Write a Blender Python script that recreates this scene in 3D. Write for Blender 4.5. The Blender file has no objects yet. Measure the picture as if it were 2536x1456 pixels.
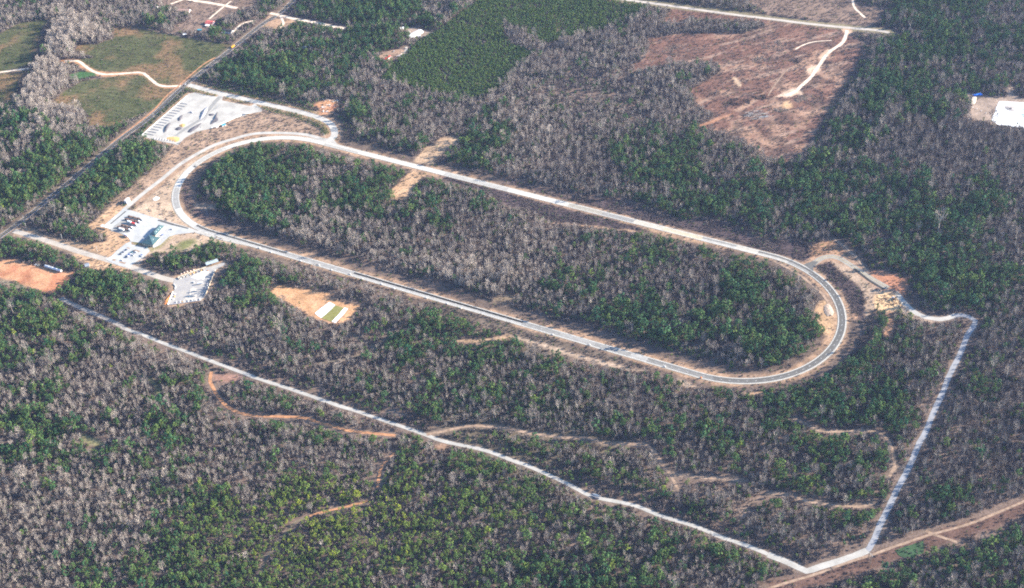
import bpy, math, random
import numpy as np
from mathutils import Matrix, Vector

# ------------------------------------------------------------------ camera, sky, sun, exposure
scene = bpy.context.scene
W0 = 2536.0                       # width of the digitising frame the places were measured in
FOC, PITCH, ROLL, CAMH = 3425.56, 0.660887586, -0.0575072365, 1184.606 * 1.1
cr, sr = math.cos(ROLL), math.sin(ROLL)
cp, sp = math.cos(PITCH), math.sin(PITCH)
RX, FW, UP = Vector((1, 0, 0)), Vector((0, cp, -sp)), Vector((0, sp, cp))
cam = bpy.data.cameras.new('aerial_camera')
cam_o = bpy.data.objects.new('aerial_camera', cam)
scene.collection.objects.link(cam_o)
ax, ay, az = cr * RX + sr * UP, -sr * RX + cr * UP, -FW
m = Matrix.Identity(4)
for i in range(3):
    m[i][0], m[i][1], m[i][2] = ax[i], ay[i], az[i]
m[2][3] = CAMH
cam_o.matrix_world = m
cam.sensor_width = 36.0
cam.lens = FOC / W0 * 36.0
cam.clip_start, cam.clip_end = 10.0, 30000.0
scene.camera = cam_o

SUN_EL, SUN_AZ = math.radians(21.0), math.radians(8.0)   # azimuth counted from +X towards +Y
world = bpy.data.worlds.new('World'); scene.world = world; world.use_nodes = True
wn, wl = world.node_tree.nodes, world.node_tree.links
sky = wn.new('ShaderNodeTexSky'); sky.sky_type = 'NISHITA'; sky.sun_disc = False
sky.sun_elevation = SUN_EL; sky.sun_rotation = math.radians(90) - SUN_AZ
sky.altitude = 600; sky.air_density = 1.2; sky.dust_density = 0.3; sky.ozone_density = 4.0
bg = wn['Background']; bg.inputs['Strength'].default_value = 0.092
wl.new(sky.outputs['Color'], bg.inputs['Color'])
sun = bpy.data.lights.new('sun', 'SUN'); sun.energy = 5.0; sun.angle = math.radians(0.5); sun.color = (1.0, 0.9, 0.77)
sun_o = bpy.data.objects.new('sun', sun); scene.collection.objects.link(sun_o)
sdir = Vector((math.cos(SUN_EL) * math.cos(SUN_AZ), math.cos(SUN_EL) * math.sin(SUN_AZ), math.sin(SUN_EL)))
sun_o.rotation_euler = sdir.to_track_quat('Z', 'Y').to_euler()
sun_o.location = (0, 1600, 900)
vs = scene.view_settings
scene.display_settings.display_device = 'sRGB'
vs.view_transform = 'Standard'; vs.look = 'None'; vs.exposure = 1.88; vs.gamma = 1.0
cy = scene.cycles
cy.max_bounces = 4; cy.diffuse_bounces = 2; cy.glossy_bounces = 1; cy.transmission_bounces = 2
cy.volume_bounces = 0; cy.transparent_max_bounces = 4
cy.use_denoising = False; cy.pixel_filter_type = 'BLACKMAN_HARRIS'; cy.filter_width = 1.9
cy.caustics_reflective = False; cy.caustics_refractive = False

C = scene.collection
rnd = random.Random(7)
rng = np.random.default_rng(11)

# ------------------------------------------------------------------ measuring helpers
def P(x, y):
    """a place on the level ground from the digitising frame"""
    dx, dy = (x - 1268.0) / FOC, -(y - 728.0) / FOC
    a, b = dx * cr - dy * sr, dx * sr + dy * cr
    wz = b * cp - sp
    t = -CAMH / wz
    return (a * t, (b * sp + cp) * t)
def S(x, y): return P(x / 1.61514, y / 1.61514)
def k(n, *pts):
    """points read in tile n (4 x 4 tiles)"""
    ox, oy, s = (n % 4) * 1024, (n // 4) * 588, 1024 / 2536.0
    return [S(ox + x * s, oy + y * s) for x, y in pts]
def z(ox, oy, s, *pts): return [S(ox + x * s, oy + y * s) for x, y in pts]
def Pp(*pts): return [P(*p) for p in pts]
def to_P(x, y):
    """world (arrays, z=0) back to the digitising frame"""
    a = x; b = y * sp - CAMH * cp; d = y * cp + CAMH * sp
    u, v = a / d, b / d
    X = u * cr + v * sr; Y = -u * sr + v * cr
    return 1268.0 + X * FOC, 728.0 - Y * FOC

def vnoise(x, y, scale, seed=0, octaves=3):
    x = np.asarray(x, float) / scale; y = np.asarray(y, float) / scale
    out = np.zeros_like(x); amp = 1.0; tot = 0
    for o in range(octaves):
        xi, yi = np.floor(x).astype(np.int64), np.floor(y).astype(np.int64)
        fx, fy = x - xi, y - yi
        fx, fy = fx * fx * (3 - 2 * fx), fy * fy * (3 - 2 * fy)
        def h(a, b):
            n = (a * 374761393 + b * 668265263 + (seed + o * 17) * 974634777) & 0x7fffffff
            n = ((n ^ (n >> 13)) * 1274126177) & 0x7fffffff
            return ((n ^ (n >> 16)) & 0xffff) / 65535.0
        v = (h(xi, yi) * (1 - fx) + h(xi + 1, yi) * fx) * (1 - fy) + (h(xi, yi + 1) * (1 - fx) + h(xi + 1, yi + 1) * fx) * fy
        out += amp * v; tot += amp; amp *= .5; x = x * 2.03 + 5.1; y = y * 2.03 + 1.7
    return out / tot
def sst(a, b, x):
    t = np.clip((x - a) / (b - a), 0, 1); return t * t * (3 - 2 * t)

def seg_d(px, py, a, b):
    ax_, ay_ = a; bx_, by_ = b
    dx, dy = bx_ - ax_, by_ - ay_
    t = np.clip(((px - ax_) * dx + (py - ay_) * dy) / max(dx * dx + dy * dy, 1e-9), 0, 1)
    return np.hypot(px - ax_ - t * dx, py - ay_ - t * dy)
def line_d(px, py, pts, reach=60.0):
    d = np.full(px.shape, 999.0)
    for a, b in zip(pts[:-1], pts[1:]):
        m_ = (px > min(a[0], b[0]) - reach) & (px < max(a[0], b[0]) + reach) & (py > min(a[1], b[1]) - reach) & (py < max(a[1], b[1]) + reach)
        if m_.any(): d[m_] = np.minimum(d[m_], seg_d(px[m_], py[m_], a, b))
    return d
def poly_sd(px, py, pts, reach=60.0):
    d = np.full(px.shape, 999.0)
    xs, ys = [p[0] for p in pts], [p[1] for p in pts]
    m_ = (px > min(xs) - reach) & (px < max(xs) + reach) & (py > min(ys) - reach) & (py < max(ys) + reach)
    if not m_.any(): return d
    x, y = px[m_], py[m_]
    dd = np.full(x.shape, 999.0); ins = np.zeros(x.shape, bool)
    n = len(pts)
    for i in range(n):
        a, b = pts[i], pts[(i + 1) % n]
        dd = np.minimum(dd, seg_d(x, y, a, b))
        c = ((a[1] > y) != (b[1] > y))
        with np.errstate(divide='ignore', invalid='ignore'):
            xc = (b[0] - a[0]) * (y - a[1]) / (b[1] - a[1] + 1e-12) + a[0]
        ins ^= c & (x < xc)
    d[m_] = np.where(ins, -dd, dd)
    return d
def smooth(pts, step=7.0, closed=False):
    out = []; n = len(pts)
    for i in range(n if closed else n - 1):
        p0 = pts[(i - 1) % n] if (closed or i > 0) else pts[0]
        p1, p2 = pts[i], pts[(i + 1) % n]
        p3 = pts[(i + 2) % n] if (closed or i < n - 2) else pts[-1]
        L = math.dist(p1, p2); m_ = max(1, int(L / step))
        for j in range(m_):
            t = j / m_
            out.append(tuple(0.5 * (2 * p1[q] + (p2[q] - p0[q]) * t + (2 * p0[q] - 5 * p1[q] + 4 * p2[q] - p3[q]) * t * t
                                    + (3 * p1[q] - p0[q] - 3 * p2[q] + p3[q]) * t ** 3) for q in (0, 1)))
    if not closed: out.append(tuple(pts[-1]))
    return out

# ------------------------------------------------------------------ materials
def mat(name, col, var=0.12, scale=0.08, rough=0.9, col2=None, spec=0.2, metal=0.0, fine=None):
    m_ = bpy.data.materials.new(name); m_.use_nodes = True
    nt = m_.node_tree; b = nt.nodes['Principled BSDF']
    b.inputs['Roughness'].default_value = rough; b.inputs['Metallic'].default_value = metal
    b.inputs['Specular IOR Level'].default_value = spec
    tc = nt.nodes.new('ShaderNodeNewGeometry')
    n1 = nt.nodes.new('ShaderNodeTexNoise'); n1.inputs['Scale'].default_value = scale; n1.inputs['Detail'].default_value = 6; n1.inputs['Roughness'].default_value = .65
    nt.links.new(tc.outputs['Position'], n1.inputs['Vector'])
    r = nt.nodes.new('ShaderNodeValToRGB'); nt.links.new(n1.outputs['Fac'], r.inputs['Fac'])
    c2 = col2 or tuple(min(1, c * (1 + 2 * var)) for c in col); c1 = tuple(c * (1 - var * 1.5) for c in col) if not col2 else col
    r.color_ramp.elements[0].position = .34; r.color_ramp.elements[1].position = .66
    r.color_ramp.elements[0].color = (*c1, 1); r.color_ramp.elements[1].color = (*c2, 1)
    nt.links.new(r.outputs['Color'], b.inputs['Base Color'])
    return m_

def ground_material():
    m_ = bpy.data.materials.new('land_cover'); m_.use_nodes = True
    nt = m_.node_tree; L = nt.links; b = nt.nodes['Principled BSDF']
    b.inputs['Roughness'].default_value = 1; b.inputs['Specular IOR Level'].default_value = 0.05
    at = nt.nodes.new('ShaderNodeAttribute'); at.attribute_name = 'cover'
    g = nt.nodes.new('ShaderNodeNewGeometry')
    def noise(s, d=5):
        n = nt.nodes.new('ShaderNodeTexNoise'); n.inputs['Scale'].default_value = s; n.inputs['Detail'].default_value = d; n.inputs['Roughness'].default_value = .7
        L.new(g.outputs['Position'], n.inputs['Vector']); return n
    def rng_(n, lo, hi):
        r = nt.nodes.new('ShaderNodeMapRange'); r.inputs['From Min'].default_value = .3; r.inputs['From Max'].default_value = .7
        r.inputs['To Min'].default_value = lo; r.inputs['To Max'].default_value = hi
        L.new(n.outputs['Fac'], r.inputs['Value']); return r
    a, c = rng_(noise(.06), .72, 1.3), rng_(noise(.35, 4), .55, 1.5)
    mu = nt.nodes.new('ShaderNodeMath'); mu.operation = 'MULTIPLY'
    L.new(a.outputs[0], mu.inputs[0]); L.new(c.outputs[0], mu.inputs[1])
    vm = nt.nodes.new('ShaderNodeVectorMath'); vm.operation = 'SCALE'
    L.new(at.outputs['Color'], vm.inputs[0]); L.new(mu.outputs[0], vm.inputs['Scale'])
    L.new(vm.outputs[0], b.inputs['Base Color'])
    bu = nt.nodes.new('ShaderNodeBump'); bu.inputs['Strength'].default_value = .5; bu.inputs['Distance'].default_value = .5
    L.new(noise(.5, 3).outputs['Fac'], bu.inputs['Height']); L.new(bu.outputs[0], b.inputs['Normal'])
    return m_

def leaf_material(name, dark, light, trans=0.0):
    """base colour between two species tones, chosen per tree by its own value 'tint'"""
    m_ = bpy.data.materials.new(name); m_.use_nodes = True
    nt = m_.node_tree; L = nt.links; b = nt.nodes['Principled BSDF']
    b.inputs['Roughness'].default_value = .85; b.inputs['Specular IOR Level'].default_value = .15
    at = nt.nodes.new('ShaderNodeAttribute'); at.attribute_type = 'INSTANCER'; at.attribute_name = 'tint'
    r = nt.nodes.new('ShaderNodeValToRGB'); L.new(at.outputs['Fac'], r.inputs['Fac'])
    r.color_ramp.elements[0].color = (*dark, 1); r.color_ramp.elements[1].color = (*light, 1)
    oi = nt.nodes.new('ShaderNodeTexNoise'); oi.inputs['Scale'].default_value = .7; oi.inputs['Detail'].default_value = 2
    g = nt.nodes.new('ShaderNodeNewGeometry'); L.new(g.outputs['Position'], oi.inputs['Vector'])
    mr = nt.nodes.new('ShaderNodeMapRange'); mr.inputs['From Min'].default_value = .3; mr.inputs['From Max'].default_value = .7
    mr.inputs['To Min'].default_value = .65; mr.inputs['To Max'].default_value = 1.4; L.new(oi.outputs['Fac'], mr.inputs['Value'])
    vm = nt.nodes.new('ShaderNodeVectorMath'); vm.operation = 'SCALE'
    L.new(r.outputs['Color'], vm.inputs[0]); L.new(mr.outputs[0], vm.inputs['Scale'])
    L.new(vm.outputs[0], b.inputs['Base Color'])
    return m_

M = dict(
    land=ground_material(),
    concrete=mat('pale_concrete', (.41, .385, .34), .12, .05),
    entry=mat('worn_entry_asphalt', (.42, .37, .31), .1, .05),
    asphalt=mat('county_asphalt', (.055, .058, .066), .12, .1),
    gravel=mat('white_gravel', (.38, .36, .32), .1, .06),
    gravel_shaded=mat('shaded_gravel', (.27, .275, .29), .08, .06),  # the same gravel darkened, tree shade put into its colour
    gravel_dim=mat('worn_gravel', (.3, .27, .24), .16, .1),
    dirt=mat('orange_track_dirt', (.4, .2, .1), .2, .15),
    dirt_pale=mat('pale_track_dirt', (.28, .195, .135), .25, .15),
    sand=mat('pale_sand', (.62, .5, .38), .18, .1),
    paint=mat('white_road_paint', (.8, .8, .78), .05, .3),
    paint_y=mat('yellow_road_paint', (.6, .42, .08), .05, .3),
    tarp=mat('white_sheet', (.85, .86, .86), .04, .02),
    faint=mat('grassy_track', (.15, .125, .085), .2, .15),
    slip=mat('slip_road_asphalt', (.29, .265, .22), .08, .1),
    grass=mat('grass', (.2, .19, .06), .15, .08),
    grass_green=mat('green_plot', (.035, .075, .03), .15, .08),
    roof_teal=mat('teal_metal_roof', (.055, .11, .12), .08, .3, rough=.55, spec=.3),
    wall_cream=mat('cream_block_wall', (.62, .54, .42), .06, .5),
    white=mat('white_paint', (.8, .8, .79), .04, .5, rough=.5, spec=.4),
    glass=mat('dark_glass', (.03, .04, .05), .1, .5, rough=.15, spec=.6),
    tyre=mat('black_rubber', (.02, .02, .02), .1, 1),
    rim=mat('grey_rim', (.45, .45, .46), .1, 1, rough=.4),
    load=mat('rusty_brown_load', (.17, .105, .08), .3, .9),
    deck=mat('dark_flat_deck', (.06, .055, .055), .2, .8),
    red=mat('red_paint', (.62, .05, .04), .08, .5, rough=.5, spec=.4),
    redroof=mat('faded_red_roof', (.55, .13, .11), .12, .5),
    pinkroof=mat('dusty_pink_roof', (.46, .29, .23), .12, .5),
    greyroof=mat('grey_sheet_roof', (.24, .27, .31), .12, .4),
    darkroof=mat('dark_shingle_roof', (.04, .045, .055), .12, .6),
    blue=mat('blue_sheet', (.02, .16, .62), .1, .5),
    teal=mat('teal_paint', (.05, .28, .36), .1, .5),
    yellow=mat('bus_yellow', (.75, .36, .02), .05, .5, rough=.5, spec=.4),
    silver=mat('dull_silver_tank', (.55, .58, .63), .08, .4, rough=.45, spec=.5),
    darkpile=mat('dark_aggregate', (.09, .085, .095), .2, .4),
    greypile=mat('grey_aggregate', (.3, .3, .33), .15, .4),
    whitepile=mat('white_aggregate', (.7, .68, .62), .08, .4),
    orangepile=mat('orange_aggregate', (.6, .36, .13), .15, .4),
    wood=mat('weathered_wood', (.2, .17, .14), .2, .8),
    palewood=mat('pale_pole_wood', (.5, .48, .44), .1, .8),
    char=mat('charred_wood', (.035, .03, .03), .3, .8),
    rock=mat('rock', (.36, .3, .25), .2, .5),
    redrock=mat('red_clay_lump', (.4, .2, .11), .2, .5),
    bark_pine=mat('pine_bark', (.2, .14, .1), .2, 1.0),
    bark_grey=mat('grey_bark', (.4, .36, .31), .15, 1.0),
    needles=leaf_material('pine_needles', (.026, .092, .044), (.24, .28, .03)),
    twigs=leaf_material('bare_twigs', (.132, .11, .104), (.43, .365, .31)),
)

# ------------------------------------------------------------------ object helpers
class MB:
    def __init__(s): s.v, s.f, s.m = [], [], []
    def quad(s, *p, mi=0):
        n = len(s.v); s.v += [tuple(q) for q in p]; s.f.append(tuple(range(n, n + len(p)))); s.m.append(mi); return s
    def box(s, x0, x1, y0, y1, z0, z1, mi=0):
        n = len(s.v)
        s.v += [(x0, y0, z0), (x1, y0, z0), (x1, y1, z0), (x0, y1, z0), (x0, y0, z1), (x1, y0, z1), (x1, y1, z1), (x0, y1, z1)]
        for f in ((0, 3, 2, 1), (4, 5, 6, 7), (0, 1, 5, 4), (1, 2, 6, 5), (2, 3, 7, 6), (3, 0, 4, 7)):
            s.f.append(tuple(n + i for i in f)); s.m.append(mi)
        return s
    def prism(s, prof, y0, y1, mi=0):
        """profile (x,z) pulled along y"""
        n = len(s.v); q = len(prof)
        s.v += [(x, y0, zz) for x, zz in prof] + [(x, y1, zz) for x, zz in prof]
        for i in range(q):
            j = (i + 1) % q; s.f.append((n + i, n + j, n + q + j, n + q + i)); s.m.append(mi)
        s.f += [tuple(range(n + q - 1, n - 1, -1)), tuple(range(n + q, n + 2 * q))]; s.m += [mi, mi]
        return s
    def cone(s, a, b, ra, rb, seg=6, mi=0, cap=True):
        a, b = Vector(a), Vector(b); d = (b - a).normalized()
        u = d.orthogonal().normalized(); w = d.cross(u); n = len(s.v)
        for c_, r in ((a, ra), (b, rb)):
            for i in range(seg):
                t = 2 * math.pi * i / seg; s.v.append(tuple(c_ + (u * math.cos(t) + w * math.sin(t)) * r))
        for i in range(seg):
            j = (i + 1) % seg; s.f.append((n + i, n + j, n + seg + j, n + seg + i)); s.m.append(mi)
        if cap: s.f += [tuple(range(n + seg - 1, n - 1, -1)), tuple(range(n + seg, n + 2 * seg))]; s.m += [mi, mi]
        return s
    def data(s, name, mats):
        me = bpy.data.meshes.new(name); me.from_pydata(s.v, [], s.f)
        for q in (mats if isinstance(mats, (list, tuple)) else [mats]): me.materials.append(q)
        if any(s.m): me.polygons.foreach_set('material_index', s.m)
        me.update(); return me
    def build(s, name, mats, parent=None):
        o = bpy.data.objects.new(name, s.data(name, mats)); C.objects.link(o)
        if parent: o.parent = parent
        return o
def tag(o, label, cat, group=None, kind=None):
    if label: o['label'] = label
    if cat: o['category'] = cat
    if group: o['group'] = group
    if kind: o['kind'] = kind
    return o
def struct(o, label=None, cat=None):
    o['kind'] = 'structure'
    if label: o['label'] = label
    if cat: o['category'] = cat
    return o
def thing(name, label, cat, loc, rz=0.0, group=None):
    o = bpy.data.objects.new(name, None); C.objects.link(o); o.empty_display_size = 1
    o.location = (loc[0], loc[1], ZTOP if len(loc) > 2 and loc[2] > .04 else 0.0); o.rotation_euler = (0, 0, rz)
    return tag(o, label, cat, group)
def copy_tree(o, loc, rz, label, group=None):
    c = o.copy(); C.objects.link(c); c.location = (loc[0], loc[1], loc[2] if len(loc) > 2 else 0.0); c.rotation_euler = (0, 0, rz); c['label'] = label
    if group: c['group'] = group
    for ch in list(o.children):
        d = ch.copy(); C.objects.link(d); d.parent = c
        for g in list(ch.children):
            e = g.copy(); C.objects.link(e); e.parent = d
    return c
def head(a, b): return math.atan2(b[1] - a[1], b[0] - a[0])
ZL = [0.05]
ZTOP = 0.5          # just above the topmost paving sheet
def nextz(): ZL[0] += 0.004; return ZL[0]
def ribbon(name, pts, w, m_, label, jit=0.0, zz=None, w_end=None, cat='road'):
    pts = smooth(pts); zz = nextz() if zz is None else zz; mb = MB(); n = len(pts)
    acc = 0; rows = []
    for i, p in enumerate(pts):
        a, b = pts[max(0, i - 1)], pts[min(n - 1, i + 1)]
        L = math.dist(a, b) or 1; nx, ny = -(b[1] - a[1]) / L, (b[0] - a[0]) / L
        ww = w if w_end is None else w + (w_end - w) * i / (n - 1)
        l = ww / 2 + (rnd.uniform(-jit, jit)); r = ww / 2 + (rnd.uniform(-jit, jit))
        rows.append(((p[0] + nx * l, p[1] + ny * l, zz), (p[0] - nx * r, p[1] - ny * r, zz)))
    for a, b in zip(rows[:-1], rows[1:]): mb.quad(a[1], b[1], b[0], a[0])
    o = mb.build(name, m_); struct(o, label, cat); return o
def sheet(name, pts, m_, label, jit=0.0, step=5.0, zz=None, cat='yard', kind='structure', round_=False):
    zz = nextz() if zz is None else zz
    if round_: q = smooth(pts, step, True)
    else:
        q = []
        for a, b in zip(pts, pts[1:] + pts[:1]):
            n = max(1, int(math.dist(a, b) / step)) if jit else 1
            q += [(a[0] + (b[0] - a[0]) * i / n, a[1] + (b[1] - a[1]) * i / n) for i in range(n)]
    q = [(x + rnd.uniform(-jit, jit), y + rnd.uniform(-jit, jit)) for x, y in q]
    ar = sum(a[0] * b[1] - b[0] * a[1] for a, b in zip(q, q[1:] + q[:1]))
    if ar < 0: q.reverse()
    import mathutils
    tri = mathutils.geometry.tessellate_polygon([[Vector((x, y, 0)) for x, y in q]])
    mb = MB(); mb.v = [(x, y, zz) for x, y in q]; mb.f = [tuple(t) for t in tri]; mb.m = [0] * len(tri)
    o = mb.build(name, m_)
    me = o.data
    for p in me.polygons:
        if p.normal.z < 0: p.flip()
    if kind: o['kind'] = kind
    if label: o['label'] = label
    if cat: o['category'] = cat
    return o

# ------------------------------------------------------------------ the places, measured tile by tile
OC, OA, OL, OR = (-37.772 * 1.1, 1647.525 * 1.1), -0.515102983, 780.415 * 1.1, 140.846 * 1.1
def oval(n=420, off=0.0):
    R = OR + off; per = 2 * OL + 2 * math.pi * OR; out = []
    ca, sa = math.cos(OA), math.sin(OA)
    for i in range(n):
        s = per * i / n
        if s < OL: u, v = -OL / 2 + s, -R
        elif s < OL + math.pi * OR:
            t = (s - OL) / OR; u, v = OL / 2 + R * math.sin(t), -R * math.cos(t)
        elif s < 2 * OL + math.pi * OR: u, v = OL / 2 - (s - OL - math.pi * OR), R
        else:
            t = (s - 2 * OL - math.pi * OR) / OR; u, v = -OL / 2 - R * math.sin(t), R * math.cos(t)
        out.append((OC[0] + u * ca - v * sa, OC[1] + u * sa + v * ca))
    return out
def oval_d(px, py):
    q0, q1 = px - OC[0], py - OC[1]; ca, sa = math.cos(OA), math.sin(OA)
    u, v = q0 * ca + q1 * sa, -q0 * sa + q1 * ca
    return np.hypot(np.clip(np.abs(u) - OL / 2, 0, None), v) - OR

# dict of lines: (points, width, material, label, jitter, clearance beyond the edge)
LINES = dict(
    county=(k(4, (-160, 1000), (0, 888), (330, 640)) + k(0, (1120, 1436), (1500, 1150), (1840, 838), (2300, 478), (2480, 330)) + k(1, (85, 225), (235, 130), (370, 0), (440, -70)), 9.5, 'asphalt'),
    entry=(k(4, (140, 830), (500, 940), (800, 1040), (1050, 1113), (1270, 1180), (1430, 1235), (1620, 1300), (1770, 1330)), 11, 'entry'),
    yardroad=(k(0, (1860, 838), (2130, 912), (2536, 1008)) + k(1, (400, 1100), (620, 1165), (735, 1225), (778, 1300), (765, 1360), (700, 1420)), 13, 'concrete'),
    ring=(k(1, (640, 1372), (500, 1335), (300, 1318), (0, 1322)) + k(0, (2300, 1380),) + k(4, (2080, 0), (1800, 160), (1600, 320), (1430, 450), (1300, 560), (1220, 625)), 8.5, 'concrete'),
    access=(k(7, (430, 1175), (510, 1112), (600, 1085), (700, 1100), (850, 1190), (1000, 1290), (1190, 1395)), 10, 'slip'),
    gravel_bend=(k(11, (1262, -20), (1300, 25), (1340, 80), (1430, 165), (1550, 225), (1700, 250), (1780, 240), (1850, 213), (1920, 207)), 9, 'gravel'),
    gravel_e=(k(11, (1850, 213), (1920, 207), (1990, 225), (2052, 262), (2030, 330), (1975, 410), (1900, 600), (1800, 800), (1730, 980), (1640, 1170), (1560, 1370))
              + k(15, (1500, 20), (1400, 250), (1270, 500), (1200, 650), (1110, 830), (1040, 1000), (985, 1085)), 7.5, 'gravel_shaded'),
    gravel_s=(k(15, (985, 1085), (900, 1120), (700, 1190), (500, 1250), (380, 1288), (300, 1250), (200, 1205), (0, 1125)), 9, 'gravel'),
    gravel_w=(k(14, (2536, 1122), (2400, 1062), (2100, 960), (1800, 840), (1500, 750), (1250, 650), (1100, 612), (880, 570), (750, 530), (500, 400), (280, 300), (130, 235), (0, 192))
              + k(13, (2300, 100), (2030, 40), (1850, 0)) + k(9, (1600, 1365), (1200, 1230), (1000, 1160), (800, 1100), (600, 1030), (400, 960), (150, 880), (0, 830))
              + k(8, (2300, 740), (2000, 630), (1900, 590), (1600, 480), (1430, 410), (1240, 345)), 6.0, 'gravel'),
    gravel_dim=(k(8, (1240, 345), (1150, 290), (1000, 220), (850, 160), (700, 90), (600, 40)), 8, 'gravel_dim'),
    track_a=(k(8, (2095, 770), (2080, 860), (2110, 930), (2180, 1040), (2260, 1120), (2370, 1175)) + k(9, (0, 1205), (300, 1215), (500, 1230), (640, 1280), (800, 1320), (900, 1350), (1100, 1375), (1380, 1400)), 5, 'dirt'),
    track_b=(k(9, (1690, 1395), (1900, 1350), (2100, 1305), (2300, 1310)) + k(10, (0, 1340), (200, 1385), (500, 1420), (700, 1425), (850, 1452)) + k(14, (900, 25), (1150, 25), (1330, 40), (1400, 90), (1470, 200), (1550, 310), (1650, 340), (1850, 360), (2050, 370), (2300, 390)), 5, 'dirt_pale'),
    track_b2=(k(14, (1560, 320), (1620, 430), (1650, 500)), 4, 'dirt_pale'),
    track_c=(k(11, (250, 1230), (400, 1300), (500, 1350), (700, 1365), (1000, 1355), (1150, 1400)) + k(15, (1200, 0), (1245, 150), (1250, 270), (1200, 350)), 4.5, 'dirt_pale'),
    track_c2=(k(15, (1250, 270), (1360, 262)), 4, 'dirt_pale'),
    track_d=(k(15, (0, 520), (150, 520), (300, 570), (450, 610), (700, 640), (950, 650), (1060, 600)), 4.5, 'dirt_pale'),
    powerline=(k(15, (2640, 560), (2536, 600), (2200, 740), (2000, 820), (1640, 920), (1300, 1030), (1050, 1120), (800, 1200), (500, 1310), (200, 1400), (0, 1460)), 3.6, 'dirt_pale'),
    crossing=(k(15, (1560, 890), (1640, 925), (1760, 965), (1870, 1000)), 4, 'dirt_pale'),
    track_f=(k(9, (930, 380), (1050, 470), (1180, 520), (1080, 590), (900, 640), (620, 690)), 3.2, 'faint'),
    track_f2=(k(9, (1190, 515), (1300, 420), (1350, 360)), 3, 'faint'),
    track_g=(k(13, (1370, 120), (1250, 250), (1220, 350), (1205, 470)), 4, 'dirt'),
    track_g2=(k(13, (1110, 592), (900, 650), (600, 720), (530, 745)), 3.6, 'dirt'),
    track_g3=(k(13, (530, 745), (400, 800), (300, 900), (200, 1000), (100, 1180), (0, 1380)), 3.2, 'faint'),
    farm=(k(0, (640, 605), (770, 605), (850, 660), (910, 700), (1000, 732), (1120, 735), (1380, 718), (1440, 742), (1500, 790), (1560, 838), (1640, 855), (1790, 850)), 6.5, 'sand'),
    farm_w=(k(0, (-80, 725), (0, 715), (150, 695), (290, 678)), 6, 'sand'),
    clay=(k(0, (1100, 1420), (1500, 1110), (1640, 960), (1780, 840), (2000, 650), (2130, 570)), 3.5, 'dirt'),
    north_w=(k(0, (1700, -60), (1870, -5), (2100, 32), (2350, 80)), 9, 'sand'),
    north_w2=(k(1, (140, 130), (230, 150), (400, 190), (600, 225), (750, 260), (880, 280)), 9, 'sand'),
    drive1=(k(1, (240, 150), (262, 200), (272, 235), (235, 272)), 5, 'sand'),
    drive2=(k(1, (1490, 460), (1480, 510), (1400, 560)), 5, 'sand'),
    drive3=(k(0, (2070, 190), (2140, 130), (2200, 80), (2290, 10)), 4, 'sand'),
    drive4=(k(0, (2300, 325), (2400, 235), (2520, 205)), 5, 'sand'),
    drive5=(k(0, (1690, 40), (1800, 0), (1900, -40)), 6, 'sand'),
    north=(k(2, (900, -40), (1150, 0), (1450, 40), (1800, 90), (2200, 145)) + k(3, (0, 185), (400, 235), (800, 275), (1080, 300), (1200, 325)), 9, 'entry'),
    clear4=(k(3, (0, 950), (60, 850), (130, 760), (190, 690), (290, 645)) , 2.5, 'dirt_pale'),
    clear1=(k(3, (780, 300), (775, 340), (730, 430), (600, 520), (520, 630), (470, 700), (420, 770), (330, 850), (280, 900), (170, 950)), 7, 'sand'),
    clear2=(k(3, (630, 400), (450, 415), (340, 450), (270, 490)), 3, 'sand'),
    clear3=(k(3, (840, 0), (855, 70), (900, 120), (960, 175)), 5, 'sand'),
    path_e=(k(7, (650, 910), (760, 990), (870, 1090), (930, 1170), (1000, 1250)), 4, 'dirt_pale'),
    path_in=(k(7, (60, 1130), (200, 1200), (330, 1280), (440, 1370), (530, 1450)) + k(11, (600, 90), (640, 170)), 4.5, 'dirt_pale'),
)
LABELS = dict(gravel_bend='bright white gravel road curving past the burn clearing', county='dark two lane county road running up the upper left of the scene', entry='pale entrance road from the county road to the car park',
    yardroad='wide white road from the county road down to the oval track', ring='pale service road curving outside the left bend of the oval',
    access='concrete slip road leaving the right bend of the oval', gravel_e='straight gravel road through woods on the right side, tree shade in its grey colour',
    gravel_s='bright white gravel road bend beside the powerline corridor', gravel_w='long white gravel road crossing the woods below the oval',
    gravel_dim='weathered end of the long gravel road under trees', track_a='orange dirt track winding below the long gravel road',
    track_b='pale dirt track curving through woods above the gravel road', track_b2='short dirt spur ending among pines', track_c='sandy forest track at right below the oval',
    track_c2='short link from forest track to gravel road', track_d='brown forest track left of the gravel road', powerline='dirt track along the powerline corridor at lower right',
    crossing='dirt track crossing the powerline corridor', track_f='faint grassy track in the woods below the oval', track_f2='faint spur of the grassy forest track',
    track_g='short red dirt track among lower woods', track_g2='orange dirt track among yellow green pines', track_g3='dark forest track at lower left edge',
    farm='pale farm track winding between young pine fields', farm_w='farm track end at the left edge', clay='orange clay verge beside the county road',
    north_w='sandy road at the top left corner', north_w2='sandy lane east of the county road', drive1='forked sandy driveway beside the county road',
    drive2='curved sandy driveway to the cabin', drive3='thin driveway above the red roofed house', drive4='driveway to the dark roofed house', drive5='driveway near the pink roofed house',
    north='long grey road across the top right', clear1='bright sandy haul road across the clearcut', clear2='thin curved haul track on the clearcut', clear4='thin skid trail on the clearcut', clear3='sandy path in the far clearing',
    path_e='dirt path above the slip road', path_in='dirt path inside the right bend of the oval')
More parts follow.
